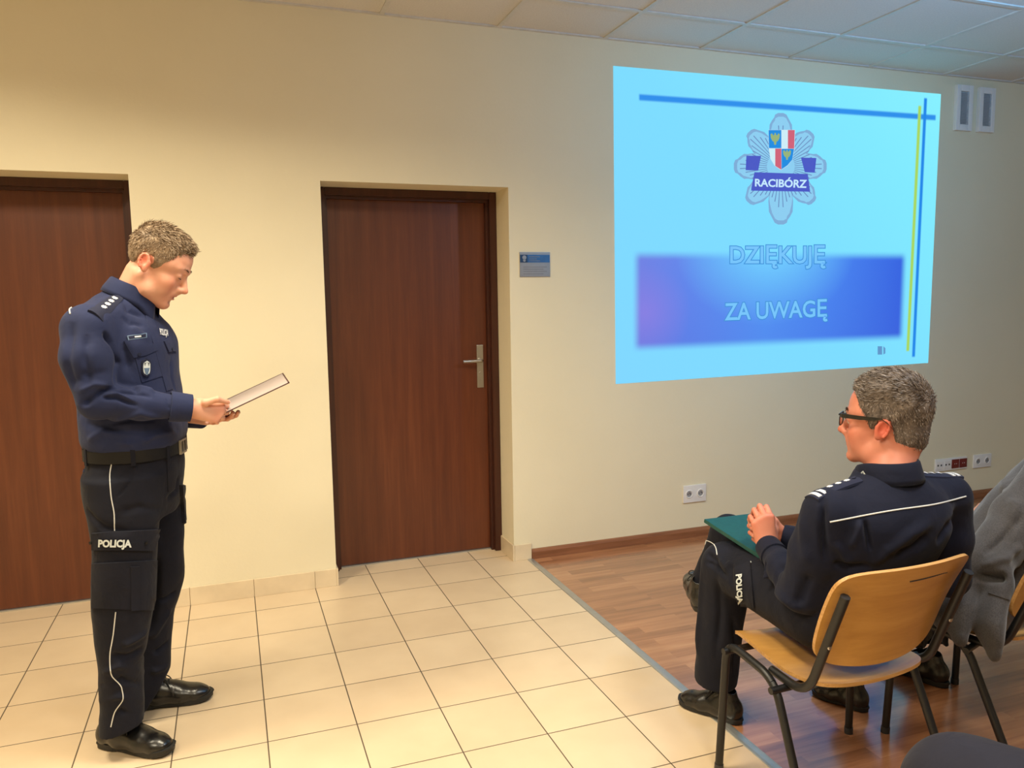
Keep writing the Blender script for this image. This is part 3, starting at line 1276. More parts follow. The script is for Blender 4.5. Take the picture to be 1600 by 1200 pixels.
    def mesh(s, smooth=2, biggest=True):
        D = s.D
        D[0], D[-1] = .5, .5
        D[:, 0], D[:, -1] = .5, .5
        D[:, :, 0], D[:, :, -1] = .5, .5
        S_ = D < 0
        n = [k - 1 for k in D.shape]
        cnt = np.zeros(n, np.uint8)
        for i in (0, 1):
            for j in (0, 1):
                for k in (0, 1):
                    cnt += S_[i:i + n[0], j:j + n[1], k:k + n[2]]
        act = (cnt > 0) & (cnt < 8)
        I = np.argwhere(act)
        ID = np.full(n, -1, np.int32)
        ID[act] = np.arange(len(I))
        off = np.array([(a, b, c) for a in (0, 1) for b in (0, 1) for c in (0, 1)])
        val = np.stack([D[I[:, 0] + o[0], I[:, 1] + o[1], I[:, 2] + o[2]] for o in off], 1).astype(float)
        P = np.zeros((len(I), 3))
        C = np.zeros(len(I))
        for a in range(8):
            for b in range(a + 1, 8):
                if np.abs(off[a] - off[b]).sum() != 1:
                    continue
                m = (val[:, a] < 0) != (val[:, b] < 0)
                t = val[m, a] / (val[m, a] - val[m, b])
                P[m] += off[a] + t[:, None] * (off[b] - off[a])
                C[m] += 1
        P = (P / C[:, None] + I) * s.h + s.lo
        F = []
        for ax in range(3):
            sa = [slice(None)] * 3
            sb = [slice(None)] * 3
            sa[ax] = slice(0, -1)
            sb[ax] = slice(1, None)
            X = S_[tuple(sa)] != S_[tuple(sb)]
            J = np.argwhere(X)
            o1, o2 = [(1, 2), (2, 0), (0, 1)][ax]
            J = J[(J[:, o1] > 0) & (J[:, o2] > 0)]
            ins = S_[J[:, 0], J[:, 1], J[:, 2]]
            q = []
            for (a, b) in ((-1, -1), (0, -1), (0, 0), (-1, 0)):
                K = J.copy()
                K[:, o1] += a
                K[:, o2] += b
                q.append(ID[K[:, 0], K[:, 1], K[:, 2]])
            q = np.stack(q, 1)
            q[~ins] = q[~ins][:, ::-1]
            F.append(q)
        F = np.concatenate(F)
        F = F[(F >= 0).all(1)]
        if biggest:
            lab = np.arange(len(P))
            E = np.concatenate([F[:, [0, 1]], F[:, [1, 2]], F[:, [2, 3]], F[:, [3, 0]]])
            while True:
                m = np.minimum(lab[E[:, 0]], lab[E[:, 1]])
                old = lab.copy()
                np.minimum.at(lab, E[:, 0], m)
                np.minimum.at(lab, E[:, 1], m)
                lab = lab[lab]
                lab = lab[lab]
                if (lab == old).all():
                    break
            u, c = np.unique(lab, return_counts=True)
            keep = lab == u[c.argmax()]
            mp = np.cumsum(keep) - 1
            F = mp[F[keep[F[:, 0]]]]
            P = P[keep]
        E = np.concatenate([F[:, [0, 1]], F[:, [1, 2]], F[:, [2, 3]], F[:, [3, 0]]])
        for it in range(smooth):
            A = np.zeros_like(P)
            c = np.zeros(len(P))
            for d_ in range(3):
                A[:, d_] = np.bincount(E[:, 0], P[E[:, 1], d_], len(P)) + np.bincount(E[:, 1], P[E[:, 0], d_], len(P))
            c = np.bincount(E[:, 0], minlength=len(P)) + np.bincount(E[:, 1], minlength=len(P))
            P = P * .5 + .5 * A / np.maximum(c, 1)[:, None]
        return P, F


def pchip(x, y, t):
    """monotone cubic interpolation"""
    x = np.asarray(x, float)
    y = np.asarray(y, float)
    if len(x) < 3:
        return np.interp(t, x, y)
    h = np.diff(x)
    d = np.diff(y) / h
    m = np.zeros(len(x))
    m[0], m[-1] = d[0], d[-1]
    for i in range(1, len(x) - 1):
        if d[i - 1] * d[i] > 0:
            w1, w2 = 2 * h[i] + h[i - 1], h[i] + 2 * h[i - 1]
            m[i] = (w1 + w2) / (w1 / d[i - 1] + w2 / d[i])
    i = np.clip(np.searchsorted(x, t) - 1, 0, len(x) - 2)
    s = (t - x[i]) / h[i]
    return (y[i] * (1 + 2 * s) * (1 - s) ** 2 + m[i] * h[i] * s * (1 - s) ** 2 + y[i + 1] * s * s * (3 - 2 * s) + m[i + 1] * h[i] * s * s * (s - 1))


def vnormals(P, F):
    a, b, c, d = [P[F[:, i]] for i in range(4)]
    n = np.cross(c - a, d - b)
    N_ = np.zeros_like(P)
    for i in range(4):
        for k in range(3):
            N_[:, k] += np.bincount(F[:, i], n[:, k], len(P))
    return N_ / np.maximum(np.linalg.norm(N_, axis=1), 1e-12)[:, None]


def snoise(P, scale, seed=0, oct=3):
    """cheap smooth noise in about -1..1"""
    rs = np.random.RandomState(seed)
    out = np.zeros(len(P))
    amp = 1
    tot = 0
    Q = P * scale
    for o in range(oct):
        w = rs.normal(size=(3, 3))
        w /= np.linalg.norm(w, axis=1)[:, None]
        ph = rs.rand(6) * 6.28
        q = Q + .6 * np.sin(Q[:, [1, 2, 0]] * 1.3 + ph[:3])
        v = np.sin(q @ w[0] + ph[3]) + np.sin(q @ w[1] + ph[4]) + np.sin(q @ w[2] + ph[5])
        out += amp * v / 3
        tot += amp
        amp *= .5
        Q = Q * 2.03 + 5.1
    return out / tot * 1.5


def creases(P, N_, L_):
    """L_ : list of (polyline, width, depth); depth>0 pushes out, <0 in"""
    d = np.zeros(len(P))
    for pl, w, dep in L_:
        pl = np.array(pl, float)
        best = np.full(len(P), 9.)
        tb = np.zeros(len(P))
        m = len(pl) - 1
        lo, hi = pl.min(0) - 4 * w, pl.max(0) + 4 * w
        sel = np.where(((P > lo) & (P < hi)).all(1))[0]
        Q = P[sel]
        bs = np.full(len(sel), 9.)
        ts = np.zeros(len(sel))
        for i in range(m):
            a, b = pl[i], pl[i + 1]
            ba = b - a
            t = np.clip(((Q - a) @ ba) / (ba @ ba), 0, 1)
            q = np.linalg.norm(Q - a - t[:, None] * ba, axis=1)
            up = q < bs
            bs = np.where(up, q, bs)
            ts = np.where(up, (i + t) / m, ts)
        d[sel] += dep * np.exp(-(bs / w) ** 2) * np.clip(np.sin(np.pi * np.clip(ts, .02, .98)) * 1.6, 0, 1)
    return P + N_ * d[:, None]


def np_mesh(name, P, F, mat, parent=None, colors=None, flat=False, autosmooth=None, tri=False):
    me = bpy.data.meshes.new(name)
    nv = F.shape[1]
    me.vertices.add(len(P))
    me.vertices.foreach_set('co', P.astype(f32).ravel())
    me.loops.add(F.size)
    me.loops.foreach_set('vertex_index', F.astype(np.int32).ravel())
    me.polygons.add(len(F))
    me.polygons.foreach_set('loop_start', (np.arange(len(F)) * nv).astype(np.int32))
    me.update(calc_edges=True)
    me.validate()
    if not flat:
        me.polygons.foreach_set('use_smooth', np.ones(len(me.polygons), bool))
    if colors is not None:
        a = me.color_attributes.new('tint', 'FLOAT_COLOR', 'POINT')
        a.data.foreach_set('color', np.concatenate([colors, np.ones((len(P), 1))], 1).astype(f32).ravel())
    return link(name, me, mat, parent, world=parent is not None)


def bvh(P, F):
    return BVHTree.FromPolygons([tuple(p) for p in P], [tuple(int(i) for i in f) for f in F])


def hit(tree, px, py):
    d = Vector(ray(px, py)).normalized()
    loc, n, i, dist = tree.ray_cast(Vector(CAM), d)
    if loc is None:      # just off the edge: closest point of the surface
        best = None
        for t in np.arange(1.2, 4.0, .04):
            q = tree.find_nearest(Vector(CAM) + d * t)
            if best is None or q[3] < best[3]:
                best = q
        loc, n = best[0], best[1]
    if n.dot(d) > 0:
        n = -n
    return loc, n


def strand(name, tree, px, rad, mat, parent, off=.001, n=6, sub=5, flat=.5):
    """cord or piping laid on a surface along photo points"""
    px = np.array(px, float)
    t = np.linspace(0, len(px) - 1, (len(px) - 1) * sub + 1)
    xs = pchip(np.arange(len(px)), px[:, 0], t)
    ys = pchip(np.arange(len(px)), px[:, 1], t)
    pts = []
    for x, y in zip(xs, ys):
        l, nn = hit(tree, x, y)
        pts.append(l + nn * off)
    bm = bmesh.new()
    sweep(bm, pts, rad, n)
    return build(name, bm, mat, parent, world=True, smooth='auto')


def patch(name, tree, quad, mat, parent, off=.002, nu=10, nv=8, inset=.0, bulge=0., fn=None, hem=True, edge_px=None):
    """a stitched-on piece following the surface: quad of photo points TL,TR,BR,BL"""
    G = []
    for i in range(nu + 1):
        row = []
        for j in range(nv + 1):
            u, v = i / nu, j / nv
            t = [quad[0][k] * (1 - u) + quad[1][k] * u for k in (0, 1)]
            b = [quad[3][k] * (1 - u) + quad[2][k] * u for k in (0, 1)]
            x, y = t[0] * (1 - v) + b[0] * v, t[1] * (1 - v) + b[1] * v
            if fn:
                x, y = fn(u, v, x, y)
            l, n = hit(tree, x, y)
            row.append((l, n, bulge * math.sin(math.pi * u) * math.sin(math.pi * v)))
        G.append(row)
    # smooth normals
    bm = bmesh.new()
    nm = Vector((0, 0, 0))
    for r in G:
        for l, n, b in r:
            nm += n
    nm.normalize()
    A = [[bm.verts.new(l + (n * .5 + nm * .5).normalized() * (off + b)) for l, n, b in r] for r in G]
    B = [[bm.verts.new(l - nm * .002) for l, n, b in r] for r in G]
    for i in range(nu):
        for j in range(nv):
            bm.faces.new((A[i][j], A[i + 1][j], A[i + 1][j + 1], A[i][j + 1]))
            bm.faces.new((B[i][j], B[i][j + 1], B[i + 1][j + 1], B[i + 1][j]))
    loop = [(i, 0) for i in range(nu)] + [(nu, j) for j in range(nv)] + [(i, nv) for i in range(nu, 0, -1)] + [(0, j) for j in range(nv, 0, -1)]
    for a, b in zip(loop, loop[1:] + loop[:1]):
        bm.faces.new((A[a[0]][a[1]], A[b[0]][b[1]], B[b[0]][b[1]], B[a[0]][a[1]]))
    return build(name, bm, mat, parent, world=True, smooth='auto')


def lettering(name, tree, txt, quad, mat, parent, off=.004, offset=.02, ref=(0, .72)):
    def fn(x, y):
        l, n = hit(tree, x, y)
        return l + n * off
    return text_on(name, txt, quad, fn, mat, parent, offset, ref=ref, world=True)


# ------------------------------------------------------------ anatomy
def frame3(fwd, up):
    f = nrm(fwd)
    r = nrm(np.cross(f, np.array(up, float)))
    u = np.cross(r, f)
    return np.array([r, f, u])      # rows: right, forward, up


CRAN = ((0, -.006, .032), (.075, .089, .083))
CRAN2 = ((0, -.012, .042), (.077, .094, .092))


def head_prims(V, c, A, s=1.0, mouth=.0, older=0., lids=.0, cran=CRAN):
    """V: volume, c: head centre, A: rows right/forward/up"""
    T = lambda p: np.array(c) + s * (np.array(p, float) @ A)
    D_ = lambda v: np.array(v, float) @ A
    E = lambda p, r, k, op='u', R=None: V.ell(T(p), np.array(r) * s, k * s, op, (A if R is None else np.array(R) @ A))
    Cn = lambda a, b, ra, rb, k, op='u', flat=None, f=1.: V.cone(T(a), T(b), ra * s, rb * s, k * s, op, None if flat is None else D_(flat), f)
    E(cran[0], cran[1], .01)
    E((0, .030, .038), (.064, .060, .062), .02)
    E((0, .028, -.020), (.060, .060, .072), .02)
    for q in (-1, 1):
        Cn((q * .052, -.012, -.048), (q * .045, .018, -.080), .018, .017, .02)
        Cn((q * .045, .018, -.080), (q * .014, .068, -.100), .018, .014, .022)
        E((q * .043, .052, -.030), (.022, .024, .022), .02)
        E((q * .034, .044, -.058), (.026, .030, .030), .02)
        Cn((q * .052, .045, .022), (q * .052, .02, .02), .016, .018, .02)
    E((0, .030, -.085), (.040, .050, .022), .02)
    E((0, .072, -.101), (.019, .018, .015), .014)
    # muzzle under the nose
    E((0, .072, -.062), (.027, .020, .026), .018)
    Cn((0, .100, -.040), (0, .086, -.058), .0085, .009, .006)
    for q in (-1, 1):
        Cn((q * .009, .090, -.040), (q * .012, .080, -.055), .010, .012, .008)
    if cran is CRAN2:
        E((0, -.052, -.022), (.060, .050, .058), .02)
    # brow ridge
    for q in (-1, 1):
        Cn((q * .046, .068, .024), (q * .014, .087, .020), .008, .009, .014)
    # eye sockets
    for q in (-1, 1):
        E((q * .033, .101, .001), (.019, .018, .0125), .012, 's')
    # nose
    Cn((0, .084, .012), (0, .106, -.028), .0075, .0095, .010)
    E((0, .109, -.034), (.0105, .0115, .0095), .006)
    for q in (-1, 1):
        E((q * .0125, .096, -.038), (.0068, .0095, .0075), .006)
        E((q * .0065, .103, -.0465), (.0036, .0055, .003), .003, 's')
    # lids over the eyeballs
    for q in (-1, 1):
        E((q * .032, .0705, .002), (.0165, .0165, .0150), .004)
        if lids < 1:
            E((q * .032, .0885, -.001 - .003 * lids), (.0125, .006, .0042 * (1 - lids) + .0012), .0015, 's')
    # lips
    for q in (-1, 1):
        Cn((0, .0905, -.0605), (q * .021, .0795, -.0655), .0052, .0028, .004)
        Cn((0, .0885, -.0735), (q * .019, .0790, -.0690), .0058, .0030, .004)
    E((0, .0965, -.0668 - mouth * .0015), (.020, .010, .0014 + mouth * .003), .0015, 's')
    E((0, .088, -.0845), (.014, .007, .006), .008, 's')
    # ears
    es = .80
    for q in (-1, 1):
        ea = nrm((q * .90, -.40, 0))         # thin axis of the ear
        eb = nrm(np.cross(np.cross(ea, (0, -.25, 1.)), ea))
        ec = np.cross(ea, eb)
        R = [ea, ec, eb]
        o = np.array((q * .0785, -.018, -.006))
        E(o, (.0055, .0165, .026), .004, 'u', R)
        E(o + ea * .0 - eb * .020 + np.array((q * -.002, .005, 0)), (.006, .010, .011), .005, 'u', R)
        # bowl of the ear and its rim
        E(o + ea * .008 + np.array((0, .003, .002)), (.0060, .0090, .0135), .003, 's', R)
        N = 9
        for i in range(N):
            a0, a1 = [math.radians(-55 + 250 * t / N) for t in (i, i + 1)]
            p0 = o + ea * .004 + (-ec * q * 0) + np.array((0, -math.cos(a0 - .0) * .0, 0)) + (eb * math.sin(a0) * .0240) + (np.array((0, -1, 0)) * math.cos(a0) * .0145)
            p1 = o + ea * .004 + (eb * math.sin(a1) * .0240) + (np.array((0, -1, 0)) * math.cos(a1) * .0145)
            Cn(p0, p1, .0034, .0034, .003)
        Cn(o + ea * .002 + np.array((0, .014, .004)), o + ea * .002 + np.array((0, .013, -.012)), .005, .0045, .005)


def hand(V, W, D, Npalm, side, s=1., curls=None, spread=.06, thumb=None, k=.006):
    """W wrist, D towards the fingers, Npalm direction the palm faces, side = direction of the thumb side.
    curls: per finger (index..little) three bend angles; thumb: joint points in local (d, s, n)"""
    D = nrm(D)
    Sd = nrm(np.array(side, float) - D * np.dot(side, D))
    Np = np.cross(D, Sd)
    if Np @ np.array(Npalm, float) < 0:
        Np = -Np
    L = lambda p: np.array(W) + s * (D * p[0] + Sd * p[1] + Np * p[2])
    V.cone(L((-.03, 0, 0)), L((.012, 0, 0)), .027 * s, .027 * s, .012, flat=Np, f=.72)
    mc = [(.090, .030, .000), (.094, .010, -.002), (.088, -.010, -.001), (.078, -.028, .002)]
    for (m, r) in zip(mc, (.0135, .014, .013, .012)):
        V.cone(L((.012, m[1] * .5, 0)), L(m), .017 * s, r * s, .014, flat=Np, f=.85)
    V.ell(L((.035, .022, .010)), (.032 * s, .017 * s, .015 * s), .012, R=[D, Sd, Np])
    V.ell(L((.038, -.020, .008)), (.032 * s, .014 * s, .013 * s), .012, R=[D, Sd, Np])
    tips = []
    ln = [(.045, .026, .021), (.050, .030, .022), (.047, .028, .021), (.036, .021, .019)]
    rd = [.0092, .0095, .0090, .0078]
    curls = curls or [(.3, .4, .3)] * 4
    for i in range(4):
        p = np.array(mc[i], float)
        a = 0.
        sp = spread * (1.3 - i) * .8
        pts = [L(p)]
        rr = [rd[i] * 1.15 * s]
        for j in range(3):
            a += curls[i][j]
            d = np.array((math.cos(a) * math.cos(sp), math.sin(sp) * math.cos(a * .5), math.sin(a)))
            p = p + d * ln[i][j]
            pts.append(L(p))
            rr.append(rd[i] * (1.0, .92, .80)[j] * s)
        V.chain(pts, rr, k * .35)
        tips.append(pts)
    th = thumb or [(.022, .026, .010), (.050, .048, .018), (.078, .055, .022), (.102, .056, .022)]
    P = [L(p) for p in th]
    V.chain(P, [.0165 * s, .0125 * s, .0110 * s, .0088 * s], .006)
    return tips, P, (D, Sd, Np)


def nails(parent, tips, thumb_pts, Np, mat, s=1.):
    for pts in list(tips) + [thumb_pts]:
        a, b = np.array(pts[-2]), np.array(pts[-1])
        d = nrm(b - a)
        back = -np.array(Np)
        back = nrm(back - d * (back @ d))
        side = np.cross(d, back)
        c = b - d * .001 + back * .0068 * s
        bm = bmesh.new()
        bmesh.ops.create_uvsphere(bm, u_segments=12, v_segments=8, radius=1)
        M = Matrix([[side[0] * .0052 * s, d[0] * .0068 * s, back[0] * .0012 * s, c[0]], [side[1] * .0052 * s, d[1] * .0068 * s, back[1] * .0012 * s, c[1]],
                    [side[2] * .0052 * s, d[2] * .0068 * s, back[2] * .0012 * s, c[2]], [0, 0, 0, 1]])
        bm.transform(M)
        build('fingernail', bm, mat, parent, world=True, smooth=True)


def skin_mat(name, c, red):
    m, nt, N, L, b = new_mat(name)
    tc = N.new('ShaderNodeTexCoord')
    n = N.new('ShaderNodeTexNoise')
    n.inputs['Scale'].default_value = 22
    n.inputs['Detail'].default_value = 5
    L.new(tc.outputs['Object'], n.inputs['Vector'])
    r = ramp(N, [(.3, tuple(x * f for x, f in zip(c, (1.02, 1.03, 1.03)))), (.72, tuple(x * f for x, f in zip(c, (.97, .86, .84))))])
    L.new(n.outputs['Fac'], r.inputs['Fac'])
    at = N.new('ShaderNodeAttribute')
    at.attribute_name = 'tint'
    mx = N.new('ShaderNodeMixRGB')
    mx.blend_type = 'MULTIPLY'
    mx.inputs['Fac'].default_value = 1
    L.new(r.outputs['Color'], mx.inputs['Color1'])
    L.new(at.outputs['Color'], mx.inputs['Color2'])
    L.new(mx.outputs['Color'], b.inputs['Base Color'])
    b.inputs['Roughness'].default_value = .48
    b.inputs['Specular IOR Level'].default_value = .4
    b.inputs['Subsurface Weight'].default_value = .12
    b.inputs['Subsurface Radius'].default_value = (.012, .004, .002)
    f = N.new('ShaderNodeTexNoise')
    f.inputs['Scale'].default_value = 350
    L.new(tc.outputs['Object'], f.inputs['Vector'])
    bp = N.new('ShaderNodeBump')
    bp.inputs['Strength'].default_value = .15
    bp.inputs['Distance'].default_value = .0006
    L.new(f.outputs['Fac'], bp.inputs['Height'])
    L.new(bp.outputs['Normal'], b.inputs['Normal'])
    return m


def hair_mat(name, c1, c2, c3):
    m, nt, N, L, b = new_mat(name)
    at = N.new('ShaderNodeAttribute')
    at.attribute_name = 'tint'
    r = ramp(N, [(0, c1), (.5, c2), (1, c3)])
    L.new(at.outputs['Fac'], r.inputs['Fac'])
    L.new(r.outputs['Color'], b.inputs['Base Color'])
    b.inputs['Roughness'].default_value = .55
    b.inputs['Specular IOR Level'].default_value = .3
    return m


def skin_tints(P, c, A, s, red_pts=()):
    """lips, ears, cheeks and nose have their own redder colour"""
    q = ((P - np.array(c)) / s) @ np.array(A).T
    T = np.ones((len(P), 3))

    def blob(ctr, r, colr, x_abs=True):
        nonlocal T
        qq = q.copy()
        if x_abs:
            qq[:, 0] = np.abs(qq[:, 0])
        d = (((qq - np.array(ctr)) / np.array(r)) ** 2).sum(1)
        w = np.exp(-d ** 1.5)[:, None]
        T = T * (1 - w) + np.array(colr) * w
    blob((.0, .088, -.066), (.021, .02, .0095), (.80, .50, .50))
    blob((.085, -.022, -.004), (.020, .028, .032), (.95, .52, .48))
    blob((.045, .065, -.035), (.026, .04, .026), (1.0, .84, .80))
    blob((0, .115, -.036), (.016, .016, .014), (1.0, .78, .74))
    for pnt, r in red_pts:
        w = np.exp(-(((P - np.array(pnt)) / r) ** 2).sum(1))[:, None]
        T = T * (1 - w * .6) + np.array((1.0, .70, .66)) * w * .6
    return T


HL_Y = np.array([-.14, -.095, -.070, -.050, -.040, -.034, -.004, .001, .016, .028, .042, .056, .068, .090, .12])
HL_Z = np.array([-.070, -.066, -.058, -.045, .000, .018, .020, -.012, -.014, .012, .036, .058, .070, .078, .08])


def make_hair(root, c, A, s, mat, thick_top, thick_side, seed, nstr, length, comb, hl=None, spread=.5, lift=.5, width=.0011, hcut=0., cran=CRAN):
    """scalp layer plus several thousand short tapered strands"""
    A = np.array(A)
    V = Vol((-.10, -.14, -.11), (.10, .13, .15), .003)
    head_prims(V, (0, 0, 0), np.eye(3), 1.0, cran=cran)
    x, y, z = V.sub(V.lo, V.lo + V.h * V.n)[1]
    up = np.clip((z - .01) / .09, 0, 1)
    th = thick_side + (thick_top - thick_side) * up ** .8
    hy, hz = hl if hl is not None else (HL_Y, HL_Z)
    wob = .0025 * np.sin(x * 140) + .002 * np.sin(x * 310 + 1)
    reg = (np.interp((y + wob).ravel(), hy, hz).reshape((y + wob).shape) - z) * .7
    th = th * np.clip(-reg / .018, .12, 1)
    V.D = np.maximum(V.D - th, reg.astype(f32))
    V.D = np.maximum(V.D, (np.abs(x) - .0775 + np.clip((.02 - z) * .0, 0, 1)).astype(f32))
    P, F = V.mesh(smooth=3)
    N_ = vnormals(P, F)
    rs = np.random.RandomState(seed)
    P0 = P.copy()
    P = P + N_ * (snoise(P * [1, .6, 1], 130, seed, 2) * .0014)[:, None]
    colr = np.clip(.36 + .22 * snoise(P, 160, seed + 3, 2) + rs.normal(0, .10, len(P)), 0, 1)
    keepv = (P[:, 2] > np.interp(P[:, 1], hy, hz) + .001)
    idx = rs.choice(np.where(keepv)[0], nstr)
    base = P0[idx] - N_[idx] * .002 + rs.normal(0, .0012, (nstr, 3))
    cd = np.array([comb(p) for p in base])
    cd /= np.linalg.norm(cd, axis=1)[:, None]
    Ni = N_[idx]
    cd = cd + np.array((0, 0, -.25))
    cd = cd - Ni * (cd * Ni).sum(1)[:, None] + rs.normal(0, .12, (nstr, 3))
    cd /= np.linalg.norm(cd, axis=1)[:, None]
    d1 = N_[idx] * lift + cd * (1 - lift) + rs.normal(0, spread * .3, (nstr, 3))
    d1 /= np.linalg.norm(d1, axis=1)[:, None]
    d2 = d1 * .5 + cd * .6 + rs.normal(0, spread * .25, (nstr, 3))
    d2 /= np.linalg.norm(d2, axis=1)[:, None]
    up = np.clip((base[:, 2] - .01) / .09, 0, 1)
    ln = length[0] + (length[1] - length[0]) * up * rs.uniform(.6, 1.1, nstr)
    side = np.cross(d1, rs.normal(size=(nstr, 3)))
    side /= np.linalg.norm(side, axis=1)[:, None]
    w = width * rs.uniform(.6, 1.2, nstr)[:, None]
    m = base + d1 * (ln * .55)[:, None]
    t = m + d2 * (ln * .5)[:, None]
    nP = len(P)
    SP = np.stack([base - side * w, base + side * w, m + side * w * .8, m - side * w * .8, t + side * w * .2, t - side * w * .2], 1).reshape(-1, 3)
    b = nP + 6 * np.arange(nstr)[:, None]
    SF = np.concatenate([b + [0, 1, 2, 3], b + [3, 2, 4, 5]])
    sc_ = np.clip(rs.normal(.5, .25, nstr), 0, 1)
    P = np.concatenate([P, SP])
    F = np.concatenate([F, SF])
    cc = np.concatenate([colr, np.repeat(sc_, 6)])[:, None].repeat(3, 1)
    Pw = np.array(c) + s * (P @ A)
    return np_mesh('hair', Pw, F, mat, root, cc)


def eyes(root, c, A, s, gaze_down=.0):
    T = lambda p: np.array(c) + s * (np.array(p, float) @ np.array(A))
    for q in (-1, 1):
        bm = bmesh.new()
        ctr = T((q * .032, .0715, .000))
        bmesh.ops.create_uvsphere(bm, u_segments=24, v_segments=16, radius=.0148 * s, matrix=Matrix.Translation(ctr))
        o = build('eye', bm, M_EYE, root, world=True, smooth=True)
        gd = np.array((0, math.cos(gaze_down), -math.sin(gaze_down)))
        g = gd @ np.array(A)
        bm = bmesh.new()
        p = Vector(ctr) + Vector(g) * .0129 * s
        M = Vector(g).to_track_quat('Z', 'Y').to_matrix().to_4x4()
        bmesh.ops.create_uvsphere(bm, u_segments=20, v_segments=10, radius=.0062 * s, matrix=Matrix.Translation(p) @ M @ Matrix.Diagonal((1, 1, .42, 1)))
        build('iris', bm, M_IRIS, o, world=True, smooth=True)


def brows(root, c, A, s, mat, seed=1, thick=1.):
    rs = np.random.RandomState(seed)
    for q in (-1, 1):
        bm = bmesh.new()
        for i in range(420):
            t = rs.rand()
            x = q * (.012 + .036 * t)
            z = .0235 + .004 * math.sin(t * 2.6) - .005 * max(0, t - .6) * 2 + rs.normal(0, .0016)
            y = .0955 - .022 * t ** 1.7 - .0012
            d = np.array((q * (.5 + .6 * t), -.3 * t + .15, .55 - .6 * t)) + rs.normal(0, .2, 3)
            d = nrm(d) * .0075 * thick
            a = np.array((x, y, z))
            w = np.array((0, 0, .0009)) if abs(d[2]) < .005 else np.array((.0009, 0, 0))
            pts = [a - w, a + w, a + d]
            bm.faces.new([bm.verts.new(tuple(np.array(c) + s * (p @ np.array(A)))) for p in pts])
        build('eyebrow', bm, mat, root, world=True)


M_EYE = plain('eye_white', (.72, .68, .64), .2, var=.03)
M_IRIS = plain('eye_iris', (.03, .04, .05), .12)
M_NAIL = plain('fingernail', (.72, .42, .35), .3, var=.03)
M_SOLE = plain('black_rubber_sole', (.010, .010, .010), .6, var=.2)
M_LEATH = plain('black_leather', (.007, .0065, .0065), .27, var=.3, scale=40, bump=.25, spec=.6)
M_LACE = plain('black_lace', (.008, .008, .008), .7)


